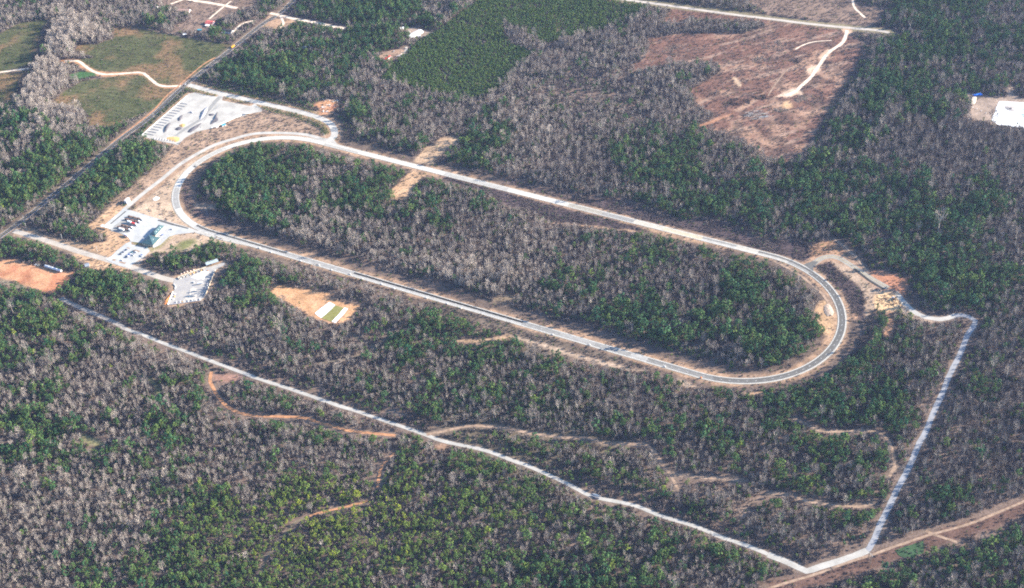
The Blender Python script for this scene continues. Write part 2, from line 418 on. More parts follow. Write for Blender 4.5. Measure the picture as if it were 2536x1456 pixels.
# bare, tree-free areas: (points, colour, feather, brushiness, sheet name or None)
SAND, ORNG, SCRUB_SHADE, CLEAR, FIELD, BEIGE, RED, PINK = (.34, .22, .14), (.44, .25, .13), (.075, .055, .055), (.165, .09, .066), (.085, .086, .04), (.29, .22, .17), (.4, .175, .095), (.2, .14, .105)  # scrub tone also stands for shadow along wood edges
A_, B_, Y_ = (520, 340, .2208), (380, 780, .2198), (640, 1020, .15107)
AREAS = [
    ('clearcut_ground', k(2, (1350, 380), (1700, 325), (2300, 330), (2500, 260), (2536, 200)) + k(3, (700, 290), (790, 330), (900, 400), (940, 500), (850, 700), (760, 850), (640, 1000), (540, 1200), (400, 1456))
        + k(7, (330, 60), (180, 150), (0, 110)) + k(2, (2300, 1380), (2000, 1290), (1780, 1240), (1980, 1200), (2000, 1130), (1900, 1080), (1810, 1020), (1800, 950), (1730, 890), (1850, 850), (2000, 760), (2070, 700), (2030, 620), (1800, 610), (1500, 640), (1230, 690), (1180, 640), (1300, 600), (1350, 500)), CLEAR, 5, .25, 'pink brown logged clearing at upper right'),
    (None, k(3, (370, 700), (430, 650), (520, 650), (525, 700), (450, 735), (400, 730)), (.5, .35, .25), 3, 0, ''),
    (None, k(3, (500, 575), (560, 520), (600, 470), (625, 510), (575, 570), (530, 600)), (.5, .34, .23), 3, 0, ''),
    (None, k(3, (70, 960), (160, 900), (270, 870), (330, 900), (345, 950), (290, 930), (200, 965)), (.5, .36, .26), 3, 0, ''),
    (None, k(3, (150, 1010), (210, 1000), (240, 1060), (190, 1080), (130, 1050)), (.5, .32, .18), 4, 0, ''),
    (None, k(2, (1780, 1240), (1900, 1225), (2040, 1160), (2200, 1120), (2120, 1170), (1980, 1220), (1880, 1255)), (.34, .18, .11), 2, 0, ''),
    (None, k(2, (2180, 770), (2215, 760), (2280, 850), (2245, 860)), (.5, .36, .24), 2, 0, ''),
    (None, k(2, (2200, 1090), (2350, 1010), (2536, 880), (2536, 900), (2380, 1030), (2250, 1110)), (.3, .19, .13), 3, 0, ''),
    ('clearcut_strip', k(2, (1580, 85), (2536, 195), (2536, 240), (2400, 200), (2100, 190), (1750, 180), (1640, 230), (1500, 220)), CLEAR, 4, .3, 'narrow logged strip below the grey road'),
    ('far_clearing', k(2, (2200, -60), (2400, 60), (2536, 140)) + k(3, (500, 195), (1000, 265), (1090, 230), (1150, 100), (900, 40), (830, -60)), PINK, 5, .35, 'logged clearing beyond the grey road'),
    ('plantation_field', k(0, (1130, 275), (1300, 265), (1700, 350), (2200, 430), (2280, 440), (2100, 600), (1850, 800), (1700, 850), (1560, 830), (1440, 720), (1100, 710), (950, 700), (880, 650), (780, 590), (930, 570), (750, 510), (760, 440), (950, 440), (1120, 380)), FIELD, 4, .8, 'large planted field of tiny pines left of the county road'),
    ('plantation_field', k(0, (640, 900), (830, 800), (1300, 740), (1430, 750), (1550, 850), (1700, 885), (1580, 1050), (1420, 1130), (1100, 1260), (880, 1250), (880, 1150), (800, 1070), (600, 1030), (500, 1020)), FIELD, 4, .8, 'lower planted field with contour rows and orange soil'),
    ('plantation_field', k(0, (-80, 340), (0, 330), (200, 230), (450, 190), (490, 220), (430, 260), (400, 400), (330, 540), (330, 640), (0, 710), (-80, 720)), FIELD, 4, .8, 'planted field at the left edge above the farm track'),
    ('plantation_field', k(0, (-80, 740), (0, 735), (280, 695), (200, 800), (150, 900), (110, 1020), (0, 1080), (-80, 1100)), FIELD, 4, .8, 'planted field at the left edge below the farm track'),
    (None, k(0, (690, 740), (800, 705), (950, 712), (960, 750), (800, 780), (690, 790)), (.05, .11, .04), 3, 0, ''),
    ('homestead_ground', k(0, (1640, -40), (2536, -40), (2536, 60), (2400, 110), (2150, 200), (2120, 250), (2050, 330), (1850, 300), (1700, 330), (1740, 250), (1880, 190), (1900, 120), (1700, 60), (1540, 60)), PINK, 8, .25, 'dry grass around the scattered houses at top left'),
    ('roadside_clearing', k(1, (130, 150), (230, 160), (400, 200), (360, 260), (200, 290), (110, 270), (60, 260)), SAND, 5, .1, 'dry clearing in the fork of county road and lane'),
    ('yard_clearing', k(1, (1420, 270), (1560, 265), (1740, 320), (1720, 360), (1640, 370), (1560, 380), (1500, 320)), BEIGE, 5, .05, 'dry yard around the long white house'),
    ('yard_clearing', k(1, (1200, 560), (1320, 500), (1500, 470), (1500, 540), (1400, 590), (1280, 610)), (.3, .2, .14), 5, .1, 'cluttered clearing around the red roofed cabin'),
    ('yard_clearing', k(0, (2200, 290), (2330, 290), (2320, 350), (2190, 345)), PINK, 4, .05, 'clearing around the dark roofed house'),
    ('rubble_clearing', k(1, (560, 1040), (700, 980), (830, 985), (800, 1070), (740, 1150), (620, 1130), (640, 1080)), RED, 4, .15, 'red dirt clearing scattered with pale rubble'),
    ('verge_ground', Pp((430, 358), (480, 330), (560, 300), (640, 268), (700, 262), (740, 285), (800, 322), (812, 335), (780, 337), (700, 324), (620, 327), (560, 345), (500, 380), (400, 450), (340, 500), (325, 540), (265, 555), (240, 560), (235, 552), (262, 520), (300, 480), (325, 465), (400, 400)), (.3, .205, .14), 5, .3, 'brown verge between gravel yard and the left bend'),
    ('verge_ground', Pp((330, 522), (400, 462), (445, 425), (490, 385), (530, 360), (560, 352), (500, 385), (455, 430), (428, 480), (440, 520), (475, 555), (505, 575), (470, 572), (380, 545), (335, 528)), (.4, .29, .2), 3, .15, 'beige triangle of soil between service road and track'),
    ('verge_ground', k(4, (860, 780), (960, 720), (1100, 600), (1250, 560), (1230, 640), (1000, 790), (1230, 880), (1320, 900), (1260, 970), (1130, 1060), (1060, 1090), (950, 1060), (700, 960), (620, 940), (700, 930), (900, 960), (1060, 930), (1060, 870), (900, 810)), (.42, .27, .16), 4, .15, 'orange soil bank around the truck yard'),
    ('verge_ground', k(4, (1640, 880), (1930, 848), (2300, 915), (2640, 1000), (2400, 965), (2100, 940), (1900, 1030), (1640, 1045), (1450, 1050), (1420, 1090), (1380, 1200), (1270, 1160), (1400, 1060), (1480, 1010)), (.4, .29, .2), 4, .05, 'dry lawn beside the green roofed building'),
    (None, k(4, (1740, 990), (1830, 920), (1930, 900), (1960, 940), (1880, 1000), (1800, 1030)), (.17, .17, .07), 6, 0, ''),
    (None, k(4, (1480, 1010), (1640, 880), (1700, 890), (1600, 990), (1500, 1030)), (.25, .22, .11), 6, 0, ''),
    (None, k(4, (1300, 930), (1420, 880), (1400, 960), (1340, 975)), (.2, .18, .09), 3, 0, ''),
    ('verge_ground', k(4, (170, 800), (260, 790), (500, 880), (700, 960), (950, 1040), (1060, 1085), (1270, 1160), (1430, 1215), (1600, 1290), (1500, 1290), (1250, 1210), (1000, 1130), (800, 1080), (500, 980), (150, 880), (100, 900)), (.3, .21, .14), 3, .1, 'soil verge along the entrance road'),
    ('verge_ground', k(4, (700, 1060), (850, 1080), (1050, 1130), (1270, 1210), (1280, 1250), (1150, 1220), (950, 1220), (860, 1200), (820, 1160), (780, 1120)), (.42, .27, .16), 4, .3, 'orange soil bank below the entrance road'),
    ('red_dirt_field', k(4, (-100, 1140), (0, 1140), (100, 1100), (180, 1125), (230, 1155), (350, 1160), (600, 1240), (760, 1230), (700, 1300), (620, 1380), (560, 1456), (490, 1456), (270, 1385), (100, 1320), (0, 1300), (-100, 1290)), RED, 4, 0, 'bright red orange dirt field at the left edge'),
    ('grass_strip', k(4, (0, 1310), (100, 1325), (270, 1390), (210, 1400), (100, 1380), (0, 1350)), (.2, .17, .12), 3, .1, 'dry grass below the red dirt field'),
    ('orange_dirt_field', k(5, (150, 1350), (600, 1420), (760, 1456)) + k(9, (700, 30), (920, 95), (1030, 110), (960, 240), (900, 290), (860, 310), (740, 300), (560, 240), (460, 160), (250, 60), (150, -20)) , ORNG, 4, .02, 'bare orange dirt field beside the white sheets'),
    ('airstrip_ground', k(1, (1660, 1480), (1830, 1370), (1950, 1338), (2020, 1380), (1960, 1456)) + k(5, (1900, 0), (1740, 190), (1560, 140), (1600, 90)), (.36, .25, .16), 3, .1, 'beige cleared strip above the far straight'),
    ('airstrip_ground', k(5, (1540, 230), (1690, 265), (1600, 370), (1530, 440), (1500, 550), (1330, 500), (1340, 430), (1460, 310)), (.42, .27, .16), 3, .15, 'sandy cleared strip inside the oval'),
    ('scrub_ground', k(5, (1800, 285), (1900, 290), (2536, 460)) + k(6, (0, 470), (560, 620), (1000, 720), (1280, 800), (1280, 840), (900, 790), (400, 750), (200, 640), (60, 600), (0, 590)) + k(5, (2400, 540), (2240, 420), (1870, 320)), SCRUB_SHADE, 4, 1, 'dark scrub strip inside the far straight'),
    ('scrub_ground', k(6, (-60, 300), (0, 330), (560, 500), (800, 520), (1060, 520), (1200, 570), (1400, 660), (1700, 735), (1950, 705), (2150, 760), (2300, 870), (2536, 930)) + k(7, (300, 930), (420, 1000), (415, 1090), (350, 1130), (200, 1080), (0, 1030)) + k(6, (2000, 870), (1300, 720), (600, 530), (0, 370)), SCRUB_SHADE, 4, 1, 'scrub strip beyond the far straight with the shade of the woods in its colour'),  # dark colour holds the wood edge's shadow as well as scrub
    ('soil_strip', k(6, (330, 735), (560, 752), (1000, 800), (1270, 830), (1250, 845), (800, 800), (400, 755)), SAND, 2, .1, 'thin sandy strip inside the far straight'),
    ('soil_patch', k(7, (415, 1010), (480, 950), (640, 925), (680, 960), (780, 1060), (760, 1080), (640, 1050), (500, 1080), (430, 1090)), (.34, .2, .12), 4, .5, 'orange soil patch above the slip road'),
    ('scrub_ground', k(7, (470, 1180), (620, 1130), (720, 1240), (860, 1340), (950, 1456)) + k(11, (955, 0), (955, 250), (900, 300), (840, 220), (790, 60), (740, -40)) + k(7, (680, 1400), (560, 1250)), SCRUB_SHADE, 3, 1, 'dark scrub right of the right bend'),
    ('soil_strip', k(7, (620, 1130), (760, 1170), (900, 1280), (1080, 1400), (1180, 1440), (1060, 1456)) + k(11, (1050, 20), (1060, 130), (1000, 200), (970, 260), (958, 100), (960, 0)) + k(7, (900, 1370), (720, 1240)), (.33, .24, .17), 3, .15, 'beige soil strip beside the slip road'),
    ('red_soil_patch', k(7, (980, 1220), (1180, 1240), (1375, 1300), (1385, 1456)) + k(11, (1350, 50), (1280, -20)) + k(7, (1180, 1380), (1050, 1290)), (.36, .17, .1), 4, .15, 'reddish cleared soil right of the slip road'),
    ('burn_clearing', k(11, (1050, 10), (1120, -20), (1250, -10), (1320, 60), (1330, 100), (1270, 160), (1180, 180), (1090, 150), (1040, 90)), (.6, .4, .22), 3, 0, 'round yellow sand clearing under the burn pile'),
    ('soil_patch', k(11, (1270, 160), (1340, 130), (1450, 200), (1600, 250), (1720, 280), (1600, 290), (1400, 230)), (.3, .22, .16), 3, .1, 'beige soil beside the white gravel curve'),
    ('soil_patch', k(11, (1180, 170), (1225, 170), (1240, 260), (1250, 340), (1230, 440), (1150, 430), (1165, 300), (1170, 240)), (.36, .2, .12), 3, .1, 'orange washed soil below the burn clearing'),
    ('soil_patch', k(11, (840, 180), (870, 165), (900, 230), (880, 270), (835, 240)), (.4, .24, .15), 3, .1, 'pale soil patch in the scrub'),
    ('soil_patch', k(11, (455, 165), (520, 60), (590, 60), (650, 150), (660, 260), (640, 340), (600, 410), (545, 385), (490, 270)), (.4, .26, .15), 4, .1, 'beige washed soil inside the right bend'),
    ('soil_strip', k(10, (0, 400), (200, 440), (550, 570), (850, 640), (1250, 740), (1380, 770), (1250, 780), (900, 710), (550, 610), (250, 520), (100, 470), (0, 430)), (.38, .28, .2), 4, .1, 'beige bare strip below the near straight'),
    ('soil_patch', k(10, (1650, 840), (1760, 880), (1870, 930), (1800, 940), (1700, 900)), (.38, .28, .2), 3, .1, 'small beige bare patch below the oval'),
    ('soil_strip', k(10, (2280, 985), (2400, 970), (2520, 960), (2520, 985), (2300, 1005)), SAND, 2, .1, 'thin sandy ledge below the right bend'),
    ('ditch_ground', k(9, (1700, 60), (2536, 290)) + k(10, (0, 320), (800, 560), (1300, 700), (1280, 740), (800, 620), (0, 400)) + k(9, (2300, 330), (2000, 240), (1650, 120)), (.13, .1, .075), 4, .7, 'brushy ditch below the near straight'),
    ('scrub_ground', k(5, (-100, 1020), (400, 1150), (900, 1290), (1500, 1450), (1500, 1475), (1200, 1390), (800, 1290), (400, 1180), (-100, 1060)), (.16, .12, .09), 4, .6, 'brushy strip along the near straight'),
    ('soil_strip', k(9, (1900, 460), (2080, 440), (2300, 440), (2500, 400)) + k(10, (0, 400), (0, 440)) + k(9, (2300, 470), (2100, 490)), (.36, .24, .15), 3, .2, 'sandy bare strip below the ditch'),
    ('beige_field', k(3, (2040, 930), (2200, 965), (2350, 965), (2375, 830), (2440, 850), (2430, 930), (2500, 965), (2640, 975), (2640, 1290), (2536, 1270), (2280, 1240), (2180, 1200), (1990, 1180), (1980, 1130), (2010, 1060), (1975, 1000), (1960, 950), (1980, 910)), BEIGE, 4, 0, 'beige field around the white square at the right edge'),
    ('powerline_corridor', k(15, (2700, 530), (2536, 580), (2200, 720), (1640, 900), (1300, 1010), (1050, 1100), (800, 1185), (560, 1270), (300, 1340), (0, 1400), (0, 1500), (350, 1480), (700, 1390), (960, 1310), (1250, 1190), (1560, 1120), (1750, 1010), (1900, 985), (2200, 880), (2536, 760), (2700, 720)), (.12, .072, .055), 5, .3, 'reddish brown powerline corridor at lower right'),
    ('logged_patch', k(8, (2100, 790), (2380, 790), (2420, 830), (2360, 860), (2200, 880), (2110, 860)), (.26, .15, .11), 3, .1, 'small pink brown logged patch below the gravel road'),
    ('logged_patch', k(13, (1760, 40), (1880, 20), (1960, 60), (1900, 100), (1800, 90)), (.24, .15, .1), 3, .1, 'small brown patch under the gravel road'),
    ('meadow_patch', k(8, (770, 1390), (880, 1400), (1000, 1456)) + k(12, (1060, 40), (1000, 60), (850, 20)), (.22, .2, .1), 3, 0, 'small green meadow in the lower left woods'),
    ('meadow_patch', k(8, (1430, 820), (1500, 820), (1580, 900), (1640, 980), (1600, 1010), (1480, 1000), (1540, 950)), (.14, .14, .07), 4, .1, 'thin meadow clearing in the left woods'),
    ('logged_patch', k(9, (1260, 1120), (1380, 1150), (1490, 1210), (1420, 1220), (1290, 1190)), (.24, .18, .14), 3, .2, 'small dry patch above the gravel road'),
    ('logged_patch', k(14, (2240, 740), (2300, 640), (2370, 580), (2480, 540), (2536, 520), (2440, 600), (2330, 680), (2300, 760), (2280, 820)), (.22, .16, .12), 3, .3, 'dry patch at the end of a forest track'),
    ('logged_patch', k(4, (1930, 560), (2140, 570), (2150, 620), (1950, 620)), (.3, .22, .16), 5, .2, 'brown patch inside the left bend'),
    ('scrub_ground', k(4, (1800, 380), (1850, 350), (1900, 600), (2100, 650), (2300, 760), (2536, 770), (2536, 830), (2300, 790), (2000, 720), (1880, 640), (1810, 500)), (.13, .09, .08), 4, .7, 'scrub inside the left bend with the shade of the trees in its colour'),  # shadow left of the infield trees painted into the scrub colour
    ('logged_patch', k(9, (2500, 0), (2536, 0)) + k(10, (30, 60), (-80, 90), (-200, 60), (-100, 20)), (.2, .15, .1), 4, .5, 'brushy patch inside the near straight'),
]
LOT_A = z(*A_, (210, 920), (1060, 160), (1180, 138), (1560, 215), (1610, 185), (1690, 190), (1665, 280), (1820, 310), (2180, 385), (2260, 340), (2390, 430), (2385, 480), (2230, 510), (1800, 640), (1500, 780), (1200, 850), (1000, 960), (860, 1090), (760, 1060), (600, 1030), (380, 975))
LOT_B = z(*B_, (135, 575), (480, 280), (545, 225), (600, 265), (760, 310), (1000, 388), (1180, 440), (1700, 590), (1850, 645), (1850, 675), (1480, 720), (1350, 758), (1200, 900), (1075, 965), (900, 880), (660, 850), (660, 900), (960, 965), (1000, 1020), (960, 1060), (900, 1120), (760, 1210), (600, 1320), (420, 1280), (180, 1170), (300, 1110), (390, 1020), (560, 880), (650, 850), (600, 755), (340, 650))
LOT_Y = z(*Y_, (370, 650), (480, 600), (760, 490), (1220, 330), (1350, 300), (1700, 190), (1730, 260), (1560, 340), (1470, 405), (1190, 1112), (1060, 1215), (205, 1335), (340, 985), (410, 885), (350, 770))
LOTS = [LOT_A, LOT_B, LOT_Y]

# ------------------------------------------------------------------ the ground: one sheet cut into its covers
STEP = 3.6
gx = np.concatenate([[-7000, -4000, -2400, -1800], np.arange(-1440, 1442, STEP), [1800, 2400, 4000, 7000]])
gy = np.concatenate([[-5000, -1500, 0, 600], np.arange(960, 3062, STEP), [3400, 4200, 6000, 9000]])
GX, GY = np.meshgrid(gx, gy)
px, py = GX.ravel(), GY.ravel()
floor = np.array((.15, .108, .085))
n1, n2, n3 = vnoise(px, py, 70, 1), vnoise(px, py, 22, 2), vnoise(px, py, 240, 3)
col = floor[None, :] * (.75 + .5 * n1)[:, None]
gm = sst(.5, .7, n3)[:, None]; col = col * (1 - gm * .5) + np.array((.085, .082, .045)) * gm * .5
jitter = (vnoise(px, py, 14, 5) - .5) * 9
def blend(mask, c):
    global col
    col = col * (1 - mask[:, None]) + np.asarray(c)[None, :] * mask[:, None]
od = oval_d(px, py)
blend(sst(30, 20, np.abs(od + 2) + jitter) * .75, (.11, .082, .066))
vc = np.array(SAND)[None, :] * (.75 + .5 * n2)[:, None]
mk = (sst(16, 9, np.abs(od + 1) + jitter + (vnoise(px, py, 55, 91) - .5) * 14) * (1 - .5 * sst(.5, .7, vnoise(px, py, 16, 92))))[:, None]
col = col * (1 - mk) + vc * mk
RD = {}
for nm, spec in LINES.items():
    d = line_d(px, py, spec[0], 40); RD[nm] = d
    half = spec[1] / 2
    reach = {'county': 3.5, 'entry': 6, 'yardroad': 9, 'ring': 9, 'access': 8, 'north': 8, 'clear1': 7, 'farm': 5, 'powerline': 3}.get(nm, 1.5)
    vcol = {'yardroad': SAND, 'ring': SAND, 'access': (.36, .23, .15), 'north': (.2, .17, .1), 'clear1': (.45, .3, .2), 'county': (.15, .125, .085), 'farm': (.42, .22, .11)}.get(nm, (.17, .13, .1))
    blend(sst(half + reach + 3, half + reach - 1, d + jitter * .6) * .85, vcol)
for lot in LOTS:
    blend(sst(9, 4, poly_sd(px, py, lot, 30) + jitter * .5) * .9, (.34, .23, .15))
cls = np.zeros(px.shape, np.int32)
for i, (nm, pts, c, fe, br, lab) in enumerate(AREAS):
    d = poly_sd(px, py, pts, 60) + jitter * (.35 + .1 * fe)
    cc = np.asarray(c)[None, :] * (.7 + .6 * n2)[:, None]
    if c in (RED, ORNG):
        t = (.6 if c is RED else 1.0) * sst(.45, .62, vnoise(px, py, 30, 40))[:, None]; cc = cc * (1 - t) + np.array((.5, .29, .16)) * t
    if nm == 'clearcut_ground':
        t = sst(.55, .72, vnoise(px, py, 45, 41))[:, None]; cc = cc * (1 - t * .5) + np.array((.42, .27, .18)) * t * .5
        t = sst(.56, .66, vnoise(px, py, 26, 42))[:, None]; cc = cc * (1 - t * .65) + np.array((.085, .06, .05)) * t * .65
        sk = vnoise(px * .25 + py * .1, py * 1.2 - px * .5, 12, 44); t = sst(.6, .72, sk)[:, None]; cc = cc * (1 - t * .6) + np.array((.33, .23, .17)) * t * .6
        t = sst(.62, .7, vnoise(px * .9 + py * .4, py * .25, 10, 45))[:, None]; cc = cc * (1 - t * .5) + np.array((.1, .062, .05)) * t * .5
    if nm == 'plantation_field':
        t = sst(.5, .7, vnoise(px, py, 55, 43))[:, None]; cc = cc * (1 - t) + np.array((.19, .12, .065)) * t
        rows_ = .5 + .5 * np.sin((px * .35 + py * .94 + 9 * vnoise(px, py, 60, 9)) * 2 * math.pi / 11.0)
        cc = cc * (.8 + .4 * rows_)[:, None]
    mk = sst(fe, -fe, d)[:, None]
    col = col * (1 - mk) + cc * mk
    if nm: cls[d < 0] = i + 1
col = np.clip(col, .01, .95)
nx_, ny_ = len(gx), len(gy)
quad = np.arange(nx_ * ny_).reshape(ny_, nx_)
q = np.stack([quad[:-1, :-1], quad[:-1, 1:], quad[1:, 1:], quad[1:, :-1]], -1).reshape(-1, 4)
fc = cls[q[:, 0]]
def grid_object(name, faces, label, cat):
    used, inv = np.unique(faces.ravel(), return_inverse=True)
    me = bpy.data.meshes.new(name)
    me.vertices.add(len(used)); me.vertices.foreach_set('co', np.stack([px[used], py[used], np.zeros(len(used))], -1).astype(np.float32).ravel())
    nf = len(faces); me.loops.add(nf * 4); me.polygons.add(nf)
    me.loops.foreach_set('vertex_index', inv.astype(np.int32).ravel())
    me.polygons.foreach_set('loop_start', np.arange(0, nf * 4, 4, dtype=np.int32))
    me.polygons.foreach_set('loop_total', np.full(nf, 4, np.int32))
    at = me.color_attributes.new('cover', 'FLOAT_COLOR', 'POINT')
    at.data.foreach_set('color', np.concatenate([col[used], np.ones((len(used), 1))], 1).astype(np.float32).ravel())
    me.materials.append(M['land']); me.update(); me.validate()
    o = bpy.data.objects.new(name, me); C.objects.link(o); return struct(o, label, cat)
grid_object('ground', q[fc == 0], 'leaf littered forest floor and grass under the woods', 'ground')
for i, (nm, pts, c, fe, br, lab) in enumerate(AREAS):
    if nm:
        f = q[fc == i + 1]
        if len(f): grid_object(nm, f, lab, 'clearing' if 'clear' in nm or 'logged' in nm else 'bare ground')

# ------------------------------------------------------------------ roads, yards and the oval track
NAMES = dict(county='county_road', entry='entrance_road', yardroad='yard_road', ring='service_road', access='slip_road')
for nm, spec in LINES.items():
    jit = 0.0 if nm in NAMES or nm == 'north' else .35
    name = NAMES.get(nm, 'gravel_road' if nm.startswith('gravel') else 'paved_road' if nm == 'north' else 'dirt_road')
    ribbon(name, spec[0], spec[1], M[spec[2]], LABELS[nm], jit)
def offset_line(pts, off):
    pts = smooth(pts); out = []
    for i, p in enumerate(pts):
        a, b = pts[max(0, i - 1)], pts[min(len(pts) - 1, i + 1)]; L = math.dist(a, b) or 1
        out.append((p[0] - (b[1] - a[1]) / L * off, p[1] + (b[0] - a[0]) / L * off))
    return out
def lines_of(name, sets, w, m_, label, zz):
    mb = MB()
    for pts in sets:
        for i, (a, b) in enumerate(zip(pts[:-1], pts[1:])):
            L = math.dist(a, b) or 1; nx, ny = -(b[1] - a[1]) / L * w / 2, (b[0] - a[0]) / L * w / 2
            mb.quad((a[0] - nx, a[1] - ny, zz), (b[0] - nx, b[1] - ny, zz), (b[0] + nx, b[1] + ny, zz), (a[0] + nx, a[1] + ny, zz))
    return struct(mb.build(name, m_), label, 'road marking')
zt = nextz() + .01
lines_of('road_edge_line', [offset_line(LINES['county'][0], 3.9), offset_line(LINES['county'][0], -3.9)], .28, M['paint'], 'white edge lines of the dark county road', zt)
lines_of('road_shoulder', [offset_line(LINES['county'][0], 5.6), offset_line(LINES['county'][0], -5.6)], 1.5, M['dirt_pale'], 'pale soil shoulders of the dark county road', zt - .005)
lines_of('road_centre_line', [LINES['county'][0]], .3, M['paint_y'], 'yellow centre line of the dark county road', zt)
lines_of('road_centre_line', [offset_line(LINES['access'][0], .4)], .3, M['paint_y'], 'yellow centre line of the slip road', zt)
sheet('gravel_yard', LOT_A, M['concrete'], 'large white stockpile yard with bins beside the county road', .5)
sheet('truck_yard', LOT_B, mat('yard_concrete', (.41, .41, .39), .1, .05), 'pale paved truck yard and car park around the green roofed building', 0)
sheet('storage_yard', LOT_Y, mat('yard_asphalt', (.3, .29, .29), .28, .045, col2=(.42, .39, .34)), 'grey storage yard with walled bins in the woods', .3)

pcen = oval(520)
def P_of(p):
    a, b = to_P(np.array([p[0]]), np.array([p[1]])); return float(a[0]), float(b[0])
lane_cols = {}
def lane_mat(g, warm=0.0):
    g = g * .84 if g > .1 else g
    key = (round(g, 3), warm)
    if key not in lane_cols:
        lane_cols[key] = mat('track_lane', (g * (1.04 + warm * .5), g * (1 + .1 * warm), g * (.91 - warm * .6)), .07, .12)
    return lane_cols[key]
def section(x, upper):
    """lane tones (inner, outer, warmth) by place along the oval"""
    if upper:
        T = [(475, .30, .30, 0), (560, .42, .42, .05), (810, .54, .52, .08), (891, .38, .52, .05), (1104, .54, .54, .08), (1259, .38, .42, .03), (1413, .56, .56, .07), (1493, .34, .32, .15), (1576, .28, .28, 0),
             (1650, .48, .46, .15), (1746, .46, .44, .3), (1830, .44, .26, .03), (1883, .48, .44, .1), (1960, .42, .15, .05), (2010, .3, .13, 0), (9999, .13, .13, 0)]
    else:
        T = [(440, .34, .34, 0), (480, .55, .55, 0), (706, .085, .42, 0), (784, .3, .36, 0), (872, .32, .32, 0), (1287, .03, .4, 0), (1380, .25, .27, 0), (1470, .34, .32, 0), (1560, .28, .26, 0), (1600, .4, .36, 0), (1660, .2, .24, 0), (1760, .2, .22, 0), (9999, .14, .15, 0)]
    for lim, a, b, w in T:
        if x < lim: return a, b, w
tz = nextz() + .01
mbt = MB(); tm = []; mi_of = {}
strips = [(-6.4, -4.8, 's'), (-4.8, 0.0, 'i'), (0.0, 4.8, 'o'), (4.8, 7.0, 's')]
rings = {o_: oval(520, o_) for o_ in (-6.4, -4.8, 0.0, 4.8, 7.0)}
def up_side(p):
    return (-(p[0] - OC[0]) * math.sin(OA) + (p[1] - OC[1]) * math.cos(OA)) > 0
for i in range(520):
    j = (i + 1) % 520
    X = P_of(pcen[i])[0]; a_, b_, w_ = section(X, up_side(pcen[i]))
    for o0, o1, t in strips:
        mm = lane_mat(a_, w_) if t == 'i' else lane_mat(b_, w_) if t == 'o' else lane_mat(.42, .12)
        if mm not in mi_of: mi_of[mm] = len(tm); tm.append(mm)
        r0, r1 = rings[o0], rings[o1]
        mbt.quad((*r0[i], tz), (*r0[j], tz), (*r1[j], tz), (*r1[i], tz), mi=mi_of[mm])
struct(mbt.build('oval_track', tm), 'long oval test track of patched pale and dark asphalt lanes', 'race track')
e1, e2 = oval(520, 4.85), oval(520, -4.85)
lines_of('track_edge_line', [e1 + e1[:1], e2 + e2[:1]], .35, M['paint'], 'white edge lines around the oval track', tz + .08)
dash = MB(); cen = oval(int(2 * (OL + math.pi * OR) / 3.05))
for i in range(0, len(cen) - 1, 4):
    a, b = cen[i], cen[i + 1]; L = math.dist(a, b); nx, ny = -(b[1] - a[1]) / L * .14, (b[0] - a[0]) / L * .14
    dash.quad((a[0] - nx, a[1] - ny, tz + .08), (b[0] - nx, b[1] - ny, tz + .08), (b[0] + nx, b[1] + ny, tz + .08), (a[0] + nx, a[1] + ny, tz + .08))
struct(dash.build('lane_dash_line', M['paint']), 'white dashed line between the lanes of the oval', 'road marking')
# aprons joining roads to the oval
sheet('track_apron', k(1, (640, 1360), (700, 1372), (745, 1350), (800, 1420), (900, 1475), (760, 1440), (600, 1400)), M['concrete'], 'white apron where the yard road meets the oval')
sheet('track_apron', k(4, (1900, 820), (2000, 835), (2150, 895), (2536, 985), (2536, 1000), (2200, 925), (1930, 850)), M['concrete'], 'white apron joining the truck yard to the near straight')
sheet('track_apron', k(7, (350, 1165), (440, 1130), (500, 1135), (450, 1190), (450, 1240), (400, 1200)), lane_mat(.14), 'dark apron where the slip road meets the oval')
sheet('dark_lane', k(7, (860, 1200), (1010, 1315), (1165, 1410), (1140, 1415), (1000, 1330), (840, 1210)), lane_mat(.045), 'fresh black lane on the edge of the slip road')
sheet('road_patch', z(*B_, (1150, 448), (1200, 452), (1450, 530), (1710, 600), (1690, 618), (1400, 550), (1135, 468)), lane_mat(.12), 'dark asphalt strip on the upper edge of the truck yard')
sheet('road_patch', z(*B_, (550, 293), (572, 300), (300, 525), (272, 525)), lane_mat(.12), 'dark asphalt strip along the left side of the truck yard')
sheet('parking_island', z(400, 980, .09615, (1140, 90), (1270, 140), (1220, 175), (1100, 120)), M['dirt_pale'], 'soil island at the head of the first parking row', .1)
sheet('parking_island', z(400, 980, .09615, (1450, 190), (1680, 255), (1630, 300), (1420, 225)), M['dirt_pale'], 'soil island at the head of the second parking row', .1)
sheet('parking_island', z(400, 980, .09615, (560, 580), (690, 610), (620, 670), (490, 640)), M['dirt_pale'], 'soil island at the foot of the first parking row', .1)
sheet('parking_island', z(400, 980, .09615, (850, 680), (1100, 740), (1010, 800), (770, 720)), M['dirt_pale'], 'soil island at the foot of the second parking row', .1)
sheet('truck_bay', z(460, 840, .10989, (480, 180), (960, 310), (860, 430), (840, 560), (640, 700), (560, 800), (380, 870), (-160, 770), (0, 560), (350, 320)), lane_mat(.34), 'darker paving under the parked trucks')
